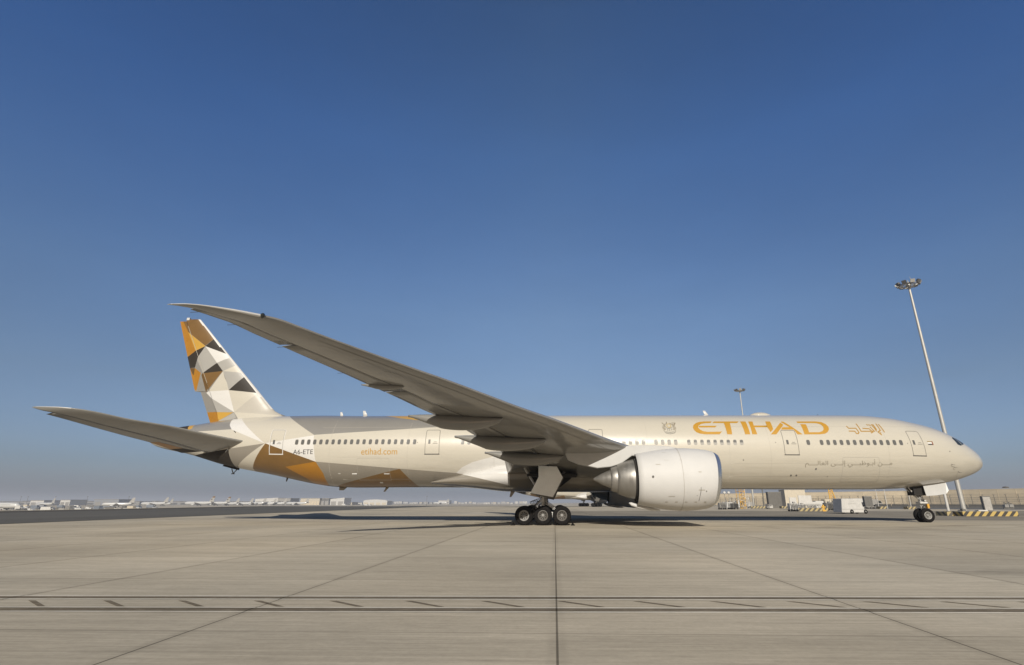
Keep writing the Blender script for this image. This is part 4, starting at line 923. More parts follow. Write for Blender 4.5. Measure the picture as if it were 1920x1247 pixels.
def mast(u,d,H,label,zb=0.5,r0=.30,r1=.15):
    x,y=at(u,d); m=empty('lighting_mast',(x,y,zb),0,label,'lighting mast','high lighting masts')
    MB().tube((0,0,0),(0,0,H),r0,r1,20).build('mast_pole',M_pole,m)
    MB().tube((0,0,0),(0,0,.12),.62,.62,16).box(-.5,.5,-.5,.5,-.02,.04).build('base_plate',M_stl,m)
    k=MB()
    for i in range(28):
        a,b=2*PI*i/28,2*PI*(i+1)/28
        k.tube((1.28*math.cos(a),1.28*math.sin(a),H-.15),(1.28*math.cos(b),1.28*math.sin(b),H-.15),.085,n=6)
        k.tube((.85*math.cos(a),.85*math.sin(a),H-.15),(.85*math.cos(b),.85*math.sin(b),H-.15),.06,n=6)
    for i in range(8): a=2*PI*i/8; k.tube((.15*math.cos(a),.15*math.sin(a),H-.1),(1.28*math.cos(a),1.28*math.sin(a),H-.15),.05,n=6)
    k.tube((0,0,H-.3),(0,0,H+.15),.35,.3,16)
    k.build('head_frame',M_stl,m)
    for i in range(9):
        a=2*PI*i/9+.3; c=Vector((1.45*math.cos(a),1.45*math.sin(a),H+.1)); u_=Vector((math.cos(a),math.sin(a),-.55)).normalized(); s_=Vector((-math.sin(a),math.cos(a),0)); w_=u_.cross(s_)
        k=MB(); pts=[]
        for t,sc in ((-.2,.17),(.0,.28),(.2,.31)):
            for p,q in ((-1,-1),(1,-1),(1,1),(-1,1)): pts.append(c+u_*t+s_*(p*sc)+w_*(q*sc*.85))
        k.add(pts,[(0,1,2,3),(0,1,5,4),(1,2,6,5),(2,3,7,6),(3,0,4,7),(4,5,9,8),(5,6,10,9),(6,7,11,10),(7,4,8,11),(8,9,10,11)])
        k.tube((1.25*math.cos(a),1.5*math.sin(a),H-.15),c,.05,n=6)
        k.build('floodlight',M_lamp if i%3 else M_pole,m)
    MB().tube((.5,0,H),(.5,0,H+1.3),.03,n=6).tube((.1,.1,H+.1),(.1,.1,H+.75),.12,.05,n=8).build('lightning_rod',M_stl,m)
    return m
mast(1803.5,75,33.2,'tall lighting mast standing behind the airliner nose',zb=.5)
mast(1413,160,34.6,'farther lighting mast rising above the gold lettering',zb=.3)
def island(u,d,L_,Wd,H,label,st=True):
    mk=M_yb if u>1800 else M_yb2  # duller stripes on every island left of the mast one
    x,y=at(u,d); o=empty('kerb_island',(x,y,0),0,label,'kerb island','striped kerb islands')
    MB().box(-L_/2,L_/2,-Wd/2,Wd/2,0.0,H).build('kerb_body',mk,o,bev=.03)
    MB().box(-L_/2+.12,L_/2-.12,-Wd/2+.12,Wd/2-.12,H-.1,H+.004).build('concrete_top',M_conc,o)
    return o
ic=island(1832,67.5,6.4,3.2,.55,'yellow and black kerb island under the tall mast'); 
island(1780,68.5,2.6,2.0,.5,'short dark kerb island just left of the mast island')
island(1423,153,5.4,2.4,.6,'yellow and black kerb island below the farther mast')
island(1517,103,5.6,2.2,.6,'yellow and black kerb island in front of the white panels')
island(1704,134,2.2,1.6,.6,'small striped kerb island behind the nose wheels')
island(1651,140,1.8,1.6,.6,'small striped kerb island right of the white trailer')
island(1472,150,2.8,1.6,.6,'small yellow kerb island before the cream cabin')
def sign_tag(name,mb,m,u,d,z,label,cat,group=None,rz=0):
    x,y=at(u,d); o=mb.build(name,m,None,(x,y,z)); o.rotation_euler=(0,0,rz); return tag(o,label,cat,group)
# cabinets by the mast
x,y=at(1849,68); o=empty('electrical_cabinet',(x,y,.55),R(-20),'grey electrical cabinet standing on the mast island','cabinet')
MB().box(-.42,.42,-.35,.35,0,1.75).build('cabinet_body',M_grp,o,bev=.02)
MB().box(-.36,.36,-.375,-.352,.1,1.65).build('cabinet_door',M_stl,o)
x,y=at(1836,67.2); tag(MB().box(-.55,.55,-.3,.3,0,.14).build('concrete_block',M_wp,None,(x,y,.56),bev=.02),'low white block lying on the mast island','block')
x,y=at(1802,69); o=empty('guard_bollard',(x,y,.5),0,'small dark valve box at the foot of the tall mast','valve box'); MB().box(-.2,.2,-.2,.2,0,.3).build('box_body',M_grp,o,bev=.02); MB().tube((0,0,.3),(0,0,.42),.07,n=10).build('valve_cap',M_stl,o)
# posts
def post(u,d,H,label,m=M_wp,r=.09,hz=0.0):
    x,y=at(u,d); o=empty('post',(x,y,hz),0,label,'post','slim service posts'); MB().tube((0,0,0),(0,0,H),r,r*.8,12).build('post_shaft',m,o); MB().tube((0,0,0),(0,0,.08),r*2,r*2,12).build('base_plate',M_stl,o); MB().tube((0,0,H),(0,0,H+.1),r*1.2,r*.5,12).build('post_cap',m,o); return o
post(1774.5,80,4.3,'thick white post just right of the nose wheels',r=.19)
post(1705,134,5.0,'thin dark post left of the nose gear',M_grp,.07,.6); post(1706.6,134.4,5.0,'thin pale post touching the dark post by the nose gear',M_wp,.07,.6)
post(1646,140,5.0,'thin white post on the small striped island',M_wp,.07,.6); post(1662,141,5.2,'thin white post right of the small striped island',M_wp,.08,0)
post(1432,153,5.6,'black and white post on the far mast island',M_grp,.16,.6)
post(1399,150,5.6,'thin pale post beside the yellow access tower',M_wp,.09,.0)
# white trailer
x,y=at(1591,81.0); o=empty('box_trailer',(x,y,0),R(9),'white box trailer with faint grey lettering behind the nose','trailer')
k=MB(); k.prism([(-2.0,.18),(1.55,.18),(1.25,2.1),(-1.75,2.1)],'y',-.95,.95,0); b_=k.build('trailer_body',M_wp,o,bev=.03)
MB().prism([(-2.03,.22),(-1.99,.22),(-1.74,2.06),(-1.78,2.06)],'y',-.9,.9).build('end_shade_panel',M_bl,b_)  # blue-grey sheet paints the shaded end of the white trailer
MB().box(-1.93,1.48,-.975,-.953,.62,.66).build('side_rail',M_stl,b_)
for xx in (-.45,1.75):
    for yy in (-.9,.9): 
        w_=MB().revolve((xx,yy,.3),(0,1,0),[(-.1,.12),(-.1,.26),(-.05,.3),(.05,.3),(.1,.26),(.1,.12)],20).build('wheel',M_rub,o)
        MB().revolve((xx,yy,.3),(0,1,0),[(-.09,0),(-.09,.14),(.09,.14),(.09,0)],14).build('rim',M_rim,w_)
MB().box(1.45,1.95,-.5,.5,.35,.95).tube((1.8,0,.45),(2.5,0,.4),.05,n=8).box(1.35,1.6,-.9,.9,.25,.55).build('drawbar',M_wp,o)
cu=text_polys('ETIHAD',-.75,.35,1.30,1.47); k=MB(); k.add([(a,-.962,b) for a,b in cu[0]],cu[1]); k.add([(-.35,-.962,1.6),(.05,-.962,1.66),(.05,-.962,1.7),(-.35,-.962,1.63)],[(0,1,2,3)]); k.build('trailer_lettering',mat('faint_grey_lettering',(.36,.35,.33),.5),b_,fixn=False)
def cabin(name,u,d,w_,dp,H,m,label,cat,rz=0,door=True,z=0.,parts=()):
    x,y=at(u,d); o=empty(name,(x,y,z),rz,label,cat)
    MB().box(-w_/2,w_/2,-dp/2,dp/2,0,H).build('cabin_wall',m,o,bev=.03)
    MB().box(-w_/2-.06,w_/2+.06,-dp/2-.06,dp/2+.06,H,H+.1).build('cabin_roof',M_stl,o)
    if door: MB().box(-.45,.45,-dp/2-.03,-dp/2-.003,.05,2.1).build('cabin_door',M_stl,o)
    k=MB()
    n_=int(w_/.9)
    for i in range(1,n_): xx=-w_/2+w_*i/n_; k.box(xx-.02,xx+.02,-dp/2-.018,-dp/2-.002,.05,H-.05)
    k.build('cladding_ribs',m,o)
    return o
cabin('equipment_cabin',1487,168,6.0,5,5.2,M_pan,'tall cream equipment cabin behind the white panels','cabin',R(-4),door=False)
cabin('equipment_cabin',1452,160,4.0,1.2,4.4,M_grp,'dark grey box cabin left of the cream cabin','cabin',R(6),door=False)
cabin('equipment_cabin',1627,160,2.2,1.0,3.2,M_grp,'small dark cabin beyond the white trailer','cabin',0,door=False)
# white panel racks
def rack(u,d,w_,H,label,z=0):
    x,y=at(u,d); o=empty('panel_rack',(x,y,z),R(4),label,'rack','white framed racks')
    MB().box(-w_/2,w_/2,-.08,.08,.9,H).build('panel',M_wp,o,bev=.02)
    k=MB()
    for i in range(4):
        xx=-w_/2+w_*i/3; k.tube((xx,-.5,0),(xx,-.5,1.3),.05,n=6); k.tube((xx,.4,0),(xx,.4,1.0),.05,n=6)
    k.tube((-w_/2,-.5,1.25),(w_/2,-.5,1.25),.05,n=6); k.tube((-w_/2,-.5,.5),(w_/2,-.5,.5),.05,n=6)
    for i in range(3): k.tube((-w_/2+w_*i/3,-.5,.1),(-w_/2+w_*(i+1)/3,-.5,1.2),.035,n=6)
    k.build('rack_frame',M_pole,o); return o
rack(1510,110,2.7,2.9,'larger white framed rack on the striped island'); rack(1529,112,1.5,1.7,'narrow white framed rack right of the larger one'); rack(1487,120,1.5,2.6,'pale rack in front of the cream cabin')
# hose machine
def gpu(u,d,label,s_=1.0,seed=1,m1=None):
    x,y=at(u,d); o=empty('ground_power_unit',(x,y,0),R(seed*17%40-15),label,'ground power unit','ground power machines')
    rn=random.Random(seed)
    MB().box(-.7*s_,.7*s_,-.5*s_,.5*s_,.3,1.35*s_).build('machine_housing',m1 or M_wp,o,bev=.04)
    k=MB()
    for i in range(5): k.path([(-.6+.28*i,-.55,1.3*s_),(-.5+.25*i,-.8,.9),(-.65+.3*i,-.75,.4),(-.5+.2*i,-.6,.15)],.045,6)
    k.build('cables',M_hose,o)
    k=MB()
    for a in (-.5,.5):
        for b in (-.5,.5): k.revolve((a*s_,b*s_,.2),(0,1,0),[(-.07,0),(-.07,.17),(-.03,.2),(.03,.2),(.07,.17),(.07,0)],14)
    k.build('castor_wheels',M_rub,o)
    MB().tube((-.4*s_,0,1.35*s_),(-.4*s_,0,1.75*s_),.06,n=8).box(.1,.5,-.2,.2,1.35*s_,1.6*s_).build('exhaust_stack',M_stl,o)
gpu(1485,101,'hose-draped power unit at the left end of the striped island',1.05,1); gpu(1551,112,'power unit with black hoses just left of the trailer',1.1,2,M_stl); gpu(1560,118,'power unit half hidden behind the trailer end',1.2,3,M_grp)
gpu(1366,134,'power unit beside the two white globes',1.2,4)
gpu(1353,128,'pale power unit close beside the engine intake',1.1,6,M_stl); gpu(1376,131,'low dark power unit in front of the silver work platform',1.0,7,M_grp); gpu(1500,104,'white power unit in front of the larger framed rack',.9,8)
def crate(u,d,w_,H,label,m,z=0):
    x,y=at(u,d); o=empty('cargo_container',(x,y,z),R((u*7)%24-12),label,'container','cargo containers on the stand')
    MB().box(-w_/2,w_/2,-.75,.75,.25,H).build('container_body',m,o,bev=.03)
    for i in range(3): MB().box(-w_/2+.1+w_*i/3,-w_/2+w_*(i+1)/3-.1,-.78,-.755,.4,H-.15).build('side_panel',m,o)
    MB().box(-w_/2+.1,w_/2-.1,-.7,.7,.05,.24).build('pallet_base',M_grp,o)
crate(1386,152,2.0,2.1,'white container behind the yellow access tower',M_wp); crate(1404,158,1.6,1.7,'grey container beside the far mast',M_stl); crate(1441,140,1.4,1.2,'low white container before the dark grey cabin',M_wp)
crate(1534,128,1.8,1.9,'white container just left of the yellow boom lift',M_wp); crate(1549,135,1.6,2.3,'cream container at the foot of the boom lift',M_pan); crate(1577,150,1.9,2.5,'grey container looking over the box trailer',M_stl)
# hydrant / yellow stand
x,y=at(1542,102); o=empty('hydrant',(x,y,0),0,'yellow hydrant stand at the right end of the striped island','hydrant'); MB().tube((0,0,0),(0,0,1.15),.22,.18,12).build('hydrant_body',M_yel,o); MB().tube((-.4,0,.75),(.4,0,.75),.12,n=10).box(-.3,.3,-.3,.3,0,.2).build('outlets',M_yel,o)
# yellow access tower and lift boom
def lattice(name,u,d,w_,dp,H,lev,m,label,cat,z=0):
    x,y=at(u,d); o=empty(name,(x,y,z),R(12),label,cat)
    k=MB()
    for sx in (-1,1):
        for sy in (-1,1): k.tube((sx*w_/2,sy*dp/2,0),(sx*w_/2,sy*dp/2,H),.07,n=6)
    k.build('uprights',m,o)
    k=MB()
    for i in range(lev+1):
        zz_=H*i/lev
        k.tube((-w_/2,-dp/2,zz_),(w_/2,-dp/2,zz_),.05,n=6); k.tube((-w_/2,dp/2,zz_),(w_/2,dp/2,zz_),.05,n=6); k.tube((-w_/2,-dp/2,zz_),(-w_/2,dp/2,zz_),.05,n=6)
        if i<lev: s_=(-1)**i; k.tube((-s_*w_/2,-dp/2,zz_),(s_*w_/2,-dp/2,zz_+H/lev),.05,n=6)
    k.build('braces',m,o)
    k=MB()
    for i in range(1,lev+1,2): k.box(-w_/2,w_/2,-dp/2,dp/2,H*i/lev-.03,H*i/lev+.03)
    k.build('platforms',M_stl,o); return o
lattice('access_tower',1390,146,1.5,1.6,5.2,6,M_yel,'yellow access tower left of the far mast','access tower')
lattice('work_platform',1378,143,1.6,1.6,2.6,3,M_pole,'low silver work platform by the yellow tower','work platform')
lattice('work_platform',1398,149,1.2,1.6,3.4,4,M_wp,'slim white work platform right of the yellow tower','work platform')
x,y=at(1564,150); o=empty('boom_lift',(x,y,0),0,'yellow boom lift rising behind the white trailer','lift')
k=MB(); 
for i in range(5): k.tube((-.9+.0,0,2.6+.5*i),(-.1,0,2.9+.5*i),.07,n=6); k.tube((-.9,0,3.1+.5*i),(-.1,0,2.9+.5*i),.07,n=6)
k.tube((-1.0,0,0),(-1.0,0,5.3),.12,n=8); k.tube((.8,0,1.2),(-.2,0,5.3),.14,n=8); k.build('boom',M_yel,o)
MB().box(-1.6,1.2,-.8,.8,.35,1.2).build('chassis',M_yel,o,bev=.05)
k=MB()
for a in (-1.1,.8):
    for b in (-.8,.8): k.revolve((a,b,.4),(0,1,0),[(-.12,0),(-.12,.34),(-.05,.4),(.05,.4),(.12,.34),(.12,0)],16)
k.build('tyres',M_rub,o)
# globes
for u,l in ((1360,'left white globe tank on its thin stand'),(1368,'right white globe tank on its thin stand')):
    x,y=at(u,138); o=empty('globe_lamp',(x,y,0),0,l,'globe lamp','white globes'); MB().revolve((0,0,3.9),(0,0,1),[(.38*math.cos(PI*i/12)*-1,.38*math.sin(PI*i/12)) for i in range(13)],20).build('globe',M_wp,o); MB().tube((0,0,0),(0,0,3.55),.06,n=8).box(-.3,.3,-.3,.3,0,.5).build('stand',M_stl,o)
# trucks behind
def truck(u,d,label,cm=M_wp,L_=5.2,H=2.7,rz=0.,name='delivery_truck',cat='truck',group='service trucks beyond the stand',z=0):
    x,y=at(u,d); o=empty(name,(x,y,z+gz(x,y)),rz,label,cat,group)
    MB().box(-L_/2,L_/2-1.7,-1.1,1.1,.75,H).build('cargo_box',cm,o,bev=.05)
    c=MB().prism([(L_/2-1.6,.5),(L_/2,.5),(L_/2,1.35),(L_/2-.45,2.2),(L_/2-1.6,2.25)],'y',-1.05,1.05).build('cab',cm,o,bev=.04)
    MB().prism([(L_/2-1.3,1.35),(L_/2-.25,1.35),(L_/2-.55,2.05),(L_/2-1.3,2.08)],'y',-1.07,-1.055).box(L_/2-.2,L_/2-.05,-.9,.9,1.4,1.5).build('cab_window',M_cglass,c)
    MB().box(-L_/2,L_/2-.2,-.9,.9,.45,.75).build('chassis',M_grp,o)
    for a in (-L_/2+1,L_/2-1):
        for b in (-1,1):
            MB().revolve((a,b,.45),(0,1,0),[(-.13,0),(-.13,.38),(-.06,.45),(.06,.45),(.13,.38),(.13,0)],16).build('wheel',M_rub,o)
    return o
truck(1614,165,'white truck behind the trailer, nose to the right',L_=4.6,H=2.7); truck(1641,190,'short grey truck at the right of the small dark cabin',M_stl,3.6,2.6)
truck(1600,172,'white truck mostly hidden by the trailer',L_=4.4,H=2.4)
# low dolly train
for i,u in enumerate((1612,1624,1636)):
    x,y=at(u,146); o=empty('baggage_dolly',(x,y,0),0,['leftmost','middle','rightmost'][i]+' low dark dolly beyond the white trailer','dolly','low dollies in a row'); MB().box(-.75,.75,-.6,.6,.35,.5).build('deck',M_stl,o)
    k=MB()
    for a in (-.5,.5):
        for b in (-.6,.6): k.revolve((a,b,.2),(0,1,0),[(-.06,0),(-.06,.18),(.06,.18),(.06,0)],12)
    k.build('wheels',M_rub,o)

# ------------------------------------------------------------------ perimeter wall, fence, barrier
P0=at(1330,352);P1=at(1700,262);P2=at(2120,190)
def along(P,step):
    out_=[]
    for (x0,y0),(x1,y1) in zip(P,P[1:]):
        n_=int(math.hypot(x1-x0,y1-y0)/step)
        for i in range(n_): out_.append((x0+(x1-x0)*i/n_,y0+(y1-y0)*i/n_))
    return out_+[P[-1]]
o=empty('perimeter_wall',(P0[0],P0[1],0),0,'long sand coloured perimeter wall at the right edge of the airfield','wall')
k=MB(); c=MB(); rib=MB()
pts=along([P0,P1,P2],6)
for (x0,y0),(x1,y1) in zip(pts,pts[1:]):
    a=(x0-P0[0],y0-P0[1]);b_=(x1-P0[0],y1-P0[1])
    k.add([(a[0],a[1],0),(b_[0],b_[1],0),(b_[0],b_[1],6.6),(a[0],a[1],6.6),(a[0],a[1]+.4,0),(b_[0],b_[1]+.4,0),(b_[0],b_[1]+.4,6.6),(a[0],a[1]+.4,6.6)],[(0,1,2,3),(4,5,6,7),(3,2,6,7),(0,1,5,4)])
    c.add([(a[0],a[1]-.1,6.6),(b_[0],b_[1]-.1,6.6),(b_[0],b_[1]-.1,6.85),(a[0],a[1]-.1,6.85),(a[0],a[1]+.5,6.6),(b_[0],b_[1]+.5,6.6),(b_[0],b_[1]+.5,6.85),(a[0],a[1]+.5,6.85)],[(0,1,2,3),(4,5,6,7),(3,2,6,7),(0,1,5,4)])
    rib.box(a[0]-.08,a[0]+.08,a[1]-.03,a[1]+.0,0,6.5)
k.build('wall_face',M_sand,o); c.build('coping',M_sand,o); rib.build('wall_piers',M_sand,o)
x,y=at(1893,212); o=MB().revolve((0,0,0),(0,0,1),[(0,.02),(0,.95),(.28,1.1),(.5,.75),(.62,.02)],16).build('roof_vent',M_grp,None,(x,y,6.86)); tag(o,'dark low vent sitting on top of the sand wall','vent')
F0=at(1330,262);F1=at(1660,205);F2=at(2100,150)
fo=empty('security_fence',(F0[0],F0[1],0),0,'grey wire security fence with forked posts before the sand wall','fence')
fp=along([F0,F1,F2],3.0); k=MB()
for i,(x,y) in enumerate(fp):
    a=(x-F0[0],y-F0[1])
    p=MB(); p.tube((a[0],a[1],0),(a[0],a[1],3.3),.10,n=6); p.tube((a[0],a[1],3.3),(a[0]-.45,a[1]-.3,4.1),.05,n=5); p.tube((a[0],a[1],3.3),(a[0]+.45,a[1]+.3,4.1),.05,n=5)
    if i<100: p.build('fence_post',M_grp,fo)
for (x0,y0),(x1,y1) in zip(fp,fp[1:]):
    for z in (.6,1.2,1.8,2.4,3.0,3.25): k.tube((x0-F0[0],y0-F0[1],z),(x1-F0[0],y1-F0[1],z),.03,n=4,cap=False)
    for z,q in ((3.7,.22),(4.05,.42)):
        k.tube((x0-F0[0]-q,y0-F0[1]-q*.6,z),(x1-F0[0]-q,y1-F0[1]-q*.6,z),.02,n=4,cap=False); k.tube((x0-F0[0]+q,y0-F0[1]+q*.6,z),(x1-F0[0]+q,y1-F0[1]+q*.6,z),.02,n=4,cap=False)
    for t in range(14):
        t/=14; a=(x0+(x1-x0)*t-F0[0],y0+(y1-y0)*t-F0[1]); k.tube((a[0],a[1],0),(a[0],a[1],3.2),.022,n=4,cap=False)
k.build('wire_mesh',M_grp,fo)
# low concrete barriers with openings
G0=at(1640,182);G2=at(2050,136)
bl_=along([G0,G2],5.2)
for i,((x0,y0),(x1,y1)) in enumerate(zip(bl_,bl_[1:])):
    rz=math.atan2(y1-y0,x1-x0)
    o=MB().prism([(-.3,0),(.3,0),(.12,.5),(.1,1.05),(-.1,1.05),(-.12,.5)],'x',0,5.0).build('road_barrier',M_grp,None,(x0,y0,0)); o.rotation_euler=(0,0,rz); tag(o,ORD[i]+' grey concrete barrier section from the left in the row before the fence','barrier','barrier row before the fence')
M_rd=mat('perimeter_asphalt',(.12,.115,.105),.8,var=.2,vscale=.2)
k=MB(); k.add([(*at(1560,150),.01),(*at(2100,118),.01),(*at(2100,148),.01),(*at(1600,200),.01)],[(0,1,2,3)]); tag(k.build('perimeter_road',M_rd),'dark perimeter road below the barriers',None,None,'structure')
for u,d,l in ((1884,140,'low grey pump unit in front of the barriers at far right'),(1893,143,'dark pump unit just right of the grey one')):
    x,y=at(u,d); o=empty('pump_unit',(x,y,.0),0,l,'pump unit'); MB().box(-.5,.5,-.4,.4,.35,1.1).build('pump_housing',M_stl,o,bev=.04); MB().tube((-.2,0,1.1),(-.2,0,1.7),.12,n=8).box(-.7,.7,-.1,.1,.0,.35).tube((.3,0,1.1),(.3,0,1.35),.2,n=8).build('pump_pipes',M_grp,o)
# small fence-side lamps far right
# ------------------------------------------------------------------ far left field: parked jets, halls, skyline
M_jet=mat('jet_white',(.48,.48,.47),.35,coat=.3); M_jetg=mat('jet_grey',(.28,.28,.28),.5); M_jb=mat('jet_beige',(.55,.50,.42),.4)
def jet_proto(name,label,ck=True):
    o=empty(name,(0,0,0),0,label,'airliner','airliners parked across the field')
    xs_=[0,-.4,-1.2,-2.5,-5,-26,-30,-34,-37]; rs=[.1,.8,1.35,1.75,1.97,1.97,1.6,.9,.25]; zc_=[3.2,3.3,3.4,3.45,3.5,3.5,3.85,4.3,4.7]
    MB().loft([[(x,-r*math.sin(2*PI*i/24),z+r*math.cos(2*PI*i/24)) for i in range(24)] for x,r,z in zip(xs_,rs,zc_)]).build('fuselage',M_jet,o)
    MB().prism([(-29.5,5.2),(-33.6,11.6),(-36.3,11.7),(-35.4,5.0)],'y',-.15,.15).build('fin',LV['L'],o)
    if ck:
        k=MB()
        k.prism([(-33.6,11.6),(-36.3,11.7),(-35.9,9.6),(-32.6,10.0)],'y',-.17,.17,0); k.prism([(-31.2,7.9),(-33.4,8.9),(-33.2,7.0)],'y',-.17,.17,1)
        k.build('fin_paint',[LV['B'],LV['K']],o)
    for s_ in (-1,1):
        MB().loft([[(-13.5,s_*1.5,2.6),(-16,s_*1.5,2.95),(-20,s_*1.5,2.7),(-16,s_*1.5,2.4)],[(-21,s_*17,4.3),(-21.6,s_*17,4.4),(-22.6,s_*17,4.3),(-21.6,s_*17,4.2)]],smooth=False).build('wing',M_jet,o)
        MB().loft([[(-32,s_*.5,4.7),(-34,s_*.5,4.85),(-36,s_*.5,4.7),(-34,s_*.5,4.55)],[(-35,s_*6.2,5.3),(-35.5,s_*6.2,5.35),(-36.5,s_*6.2,5.3),(-35.5,s_*6.2,5.25)]],smooth=False).build('horizontal_stabilizer',M_jet,o)
        MB().revolve((-11.5,s_*5.7,1.75),(-1,0,0),[(0,.85),(.2,1.0),(1.2,1.1),(2.6,.95),(3.6,.6),(3.6,.1)],18).build('engine_nacelle',M_jet,o)
        MB().tube((-18,s_*3.8,0),(-18,s_*3.8,2.5),.3,n=8).revolve((-18,s_*3.8,.55),(0,1,0),[(-.35,0),(-.35,.5),(0,.55),(.35,.5),(.35,0)],14).build('main_gear',M_jetg,o)
    MB().tube((-4.5,0,0),(-4.5,0,2.2),.2,n=8).build('nose_gear',M_jetg,o)
    k=MB()
    for i in range(34): k.box(-5.5-.62*i-.16,-5.5-.62*i+.16,-1.965,-1.93,3.75,4.1)
    k.build('window_row',M_glass,o)
    return o
J=jet_proto('parked_jet','j')
J2=jet_proto('parked_jet','j',False)
jets=[(40,385,8,1.0,J2,'large pale jet nearest the left edge of the photo, nose right'),(68,820,170,1.0,J2,'pale jet right of the big one at the left edge'),(192,700,200,1.0,J2,'pale jet before the long dark-roofed building'),(265,850,185,1.15,J2,'white jet with a clean cream fin'),(288,900,175,1.0,J2,'small white jet behind the cream-finned one'),
(347,900,183,1.35,J,'white jet with a checkered fin, left one of the pair'),(380,930,184,1.3,J,'white jet with a checkered fin, right one of the pair'),(406,960,186,1.1,J2,'white jet next right of the checkered pair'),(433,990,187,1.1,J2,'second white jet right of the checkered pair'),(456,1010,188,1.15,J2,'third white jet right of the checkered pair'),(477,1020,189,1.1,J2,'white jet at the left corner of the white hangar'),(497,1030,189,1.1,J2,'white jet before the middle of the white hangar'),(537,1060,186,1.2,J2,'white jet with its fin before the hangar dark end'),(812,1500,182,1.2,J2,'lone faint jet on the hazy far skyline')]
first={}
for u,d,rz,sc,pr,lab in jets:
    o=pr if pr.name not in first else copy_tree(pr); first[pr.name]=1
    x,y=at(u,d); o.location=(x,y,gz(x,y)); o.rotation_euler=(0,0,R(rz)); o.scale=(sc,)*3; o['label']=lab
def hall(u0,u1,d,H,m,label,roof='flat',dp=40,name='hangar',cat='building',group=None,doors=3,dm=None,z=None,rm=None):
    xa,ya=at(u0,d); xb,yb=at(u1,d); w_=xb-xa; zz_=gz((xa+xb)/2,ya) if z is None else z
    o=empty(name,((xa+xb)/2,ya,zz_),0,label,cat,group)
    MB().box(-w_/2,w_/2,0,dp,0,H).build('wall',m,o)
    if roof=='flat': MB().box(-w_/2-.6,w_/2+.6,-.6,dp+.6,H,H+.9).build('roof',rm or M_stl,o)
    elif roof=='arch':
        n_=14; MB().prism([(w_/2*math.cos(PI*i/n_),H+H*.35*math.sin(PI*i/n_)) for i in range(n_+1)],'y',-.3,dp).build('roof',m,o)
    elif roof=='shed': MB().prism([(-w_/2-.4,H),(w_/2+.4,H),(w_/2+.4,H*1.22),(-w_/2-.4,H*1.02)],'y',-.3,dp).build('roof',m,o)
    k=w_/doors if doors else 0
    for i in range(doors):
        xx=-w_/2+k*(i+.5); MB().box(xx-k*.36,xx+k*.36,-.25,-.02,0,H*.62).build('hangar_door',dm or M_stl,o)
    return o
hall(-60,470,1350,7.6,mat('terminal_grey',(.22,.215,.21),.7),'very long low terminal with dark flat roof on the left horizon',doors=24,name='terminal',dm=M_glass,rm=M_grp)  # one even grey for the terminal walls
hall(478,520,1150,12.5,M_wp,'white hangar left of the grey fronted one',roof='shed',doors=3)
hall(520,544,1150,13.6,M_stl,'grey fronted hangar joined to the white hangar',doors=3,dm=M_grp)
hall(563,599,1250,14.5,M_pan,'cream industrial block with a row of openings',doors=7,dm=M_sand)
hall(599.6,617,1260,14.5,M_grp,'dark grey block joined to the cream block',doors=2)
hall(619,645,1150,12.5,M_wp,'white block right of the dark grey block',roof='shed',doors=2,dm=M_stl)
hall(646,660,1250,5.5,M_pan,'low beige annex beside the white block',doors=1)
hall(661,679,1300,4.5,M_wp,'low white sheds left of the domed hall',doors=3)
hall(681,726,1250,9.0,M_wp,'pale arched hall in the middle of the skyline',roof='arch',doors=4,dm=M_pan)
hall(822,842,1700,11,M_wp,'square pale block right of the lone jet',doors=4,dm=M_stl)
hall(545,562,1300,7,M_stl,'low grey depot between hangar and cream block',doors=2)
hall(57,82,1050,9,M_wp,'white flat hall behind the large pale jet',doors=2); hall(113,131,1050,10,M_wp,'white box hall left of the antenna roofs',doors=2); hall(176,222,1150,11.5,M_bl,'blue grey hall with roof structures',doors=3)
hall(240,262,1250,7,M_stl,'small grey hall behind the cream-finned jet',doors=2)
x,y=at(1380,300)
rn=random.Random(11)
# skyline of small pale buildings
CN={}
for m_,w_ in ((M_wp,'white'),(M_pan,'cream'),(M_stl,'grey'),(M_jet,'pale'),(M_grp,'dark'),(M_bl,'blue-grey')): CN[m_.name]=w_
u=728.0; i=0
while u<985 and i<30:
    w_=rn.uniform(4,12)
    if not (808<u<845):
        m_=rn.choice([M_wp,M_pan,M_stl,M_jet]); hall(u,u+w_,rn.uniform(1900,2600),rn.uniform(4,10),m_,ORD[i]+' little building from the left on the hazy central skyline, '+CN[m_.name],dp=20,name='distant_building',group='pale buildings along the far skyline',doors=2); i+=1
    u+=w_+rn.uniform(0,4)
u=0; i=0
while u<470:
    w_=rn.uniform(5,14); m_=rn.choice([M_stl,M_grp,M_bl,M_wp]); hall(u,u+w_,rn.uniform(1700,2100),rn.uniform(7,11),m_,ORD[i]+' faint building from the left beyond the long terminal, '+CN[m_.name],dp=20,name='distant_building',group='faint buildings beyond the terminal',doors=2); u+=w_+rn.uniform(8,34); i+=1
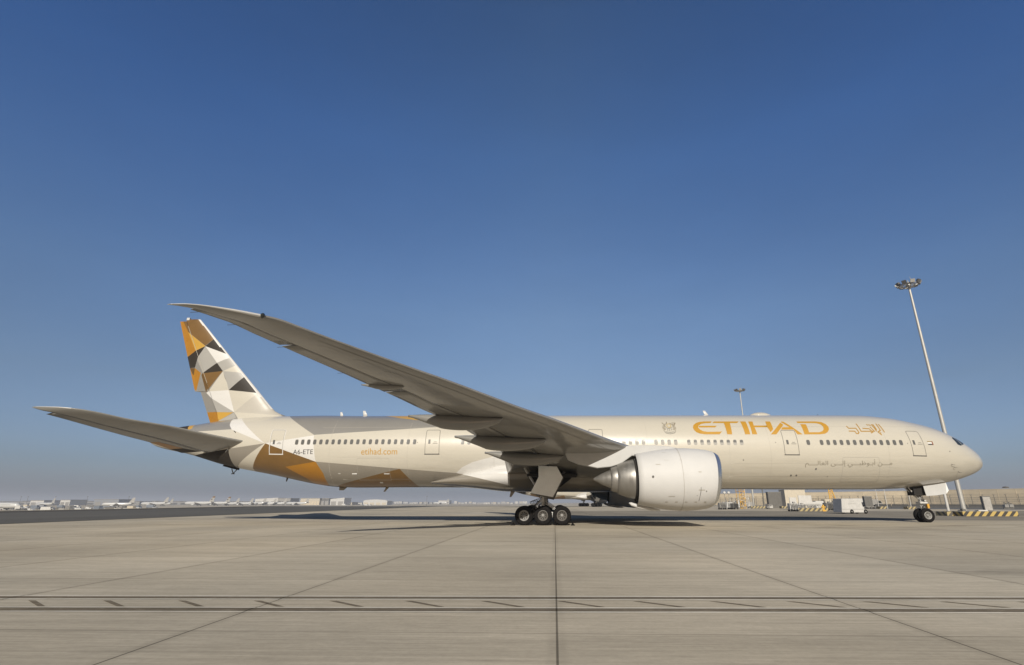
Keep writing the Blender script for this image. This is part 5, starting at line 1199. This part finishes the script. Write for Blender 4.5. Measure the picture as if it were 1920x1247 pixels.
# rows of vehicles, containers and steps before the jets
CN['dull_blue']='blue'; CN[M_bl.name]='blue-grey'
M_cols=[M_wp,M_jet,M_bl,M_stl,M_grp,M_pan,mat('dull_blue',(.14,.16,.19),.5)]
us=sorted(rn.uniform(-2,300) for _ in range(60))+sorted(rn.uniform(640,700) for _ in range(6))
for i,u in enumerate(us):
    far=i>=60; d=rn.uniform(900,1000) if far else rn.uniform(310,560)
    x,y=at(u,d); z=gz(x,y); c=rn.choice(M_cols); k_=ORD[i-60 if far else i]+(' vehicle from the left before the low white sheds, a ' if far else ' vehicle from the left in the far left park, a ')+CN[c.name]
    grp_='vehicles before the sheds' if far else 'vehicles parked at far left'
    if i%3==0:
        truck(u,d,k_+' truck',c,rn.uniform(5,8),rn.uniform(2.6,3.6),R(rn.uniform(-30,30)),'service_truck','truck',grp_)
    else:
        o=empty('service_van',(x,y,z),R(rn.uniform(-40,40)),k_+' van','van',grp_)
        MB().prism([(-2.4,.4),(2.3,.4),(2.4,1.1),(1.6,1.3),(1.0,2.0),(-2.4,2.05)],'y',-.95,.95).build('van_body',c,o); MB().prism([(.2,1.35),(1.45,1.35),(.95,1.9),(.2,1.9)],'y',-.97,.97).build('van_window',M_glass,o)
        for a in (-1.5,1.5):
            for b_ in (-.9,.9): MB().revolve((a,b_,.36),(0,1,0),[(-.1,0),(-.1,.36),(.1,.36),(.1,0)],10).build('wheel',M_rub,o)
for u,l in ((37,'thin mast at the far left edge'),(50,'dark mast right of the leftmost one'),(102,'slim mast by the white box hall'),(162,'slim mast left of the roof structures'),(240,'slim mast left of the cream-finned jet'),(1083-283,'slim mast near the lone jet')):
    x,y=at(u,900); o=empty('slim_mast',(x,y,gz(x,y)),0,l,'mast','slim masts on the horizon'); MB().tube((0,0,0),(0,0,15),.3,.15,8).build('mast_pole',M_grp,o); MB().box(-1.0,1.0,-.3,.3,15,15.5).build('mast_head',M_grp,o)
# small signs and cones on the far apron seen between the wheels
for u,d,l in ((899,560,'tiny red and white marker board on the far apron left of the wheels'),(930,480,'tiny marker board right of the red and white one'),(952,500,'tiny marker board just left of the main wheels')):
    x,y=at(u,d); o=empty('marker_board',(x,y,gz(x,y)),0,l,'marker board'); MB().box(-2.0,2.0,-.1,.1,.5,1.4).build('board',M_wp,o); MB().tube((-1.5,0,0),(-1.5,0,.6),.08,n=6).tube((1.5,0,0),(1.5,0,.6),.08,n=6).box(-.8,.8,-.13,-.11,.6,1.3).build('board_legs',mat('marker_red',(.4,.08,.05),.5),o)
# ------------------------------------------------------------------ air
HZ=True
if HZ:
    m=bpy.data.materials.new('haze'); m.use_nodes=True; n=m.node_tree; n.nodes.clear(); v=n.nodes.new('ShaderNodeVolumePrincipled'); v.inputs['Color'].default_value=(.86,.91,1.0,1); v.inputs['Density'].default_value=.00028; v.inputs['Anisotropy'].default_value=.1
    oo=n.nodes.new('ShaderNodeOutputMaterial'); n.links.new(v.outputs[0],oo.inputs['Volume'])
    tag(MB().box(-9100,9100,-420,15100,-5.2,62).build('haze',m),'thin bluish haze over the airfield',None,None,'stuff')
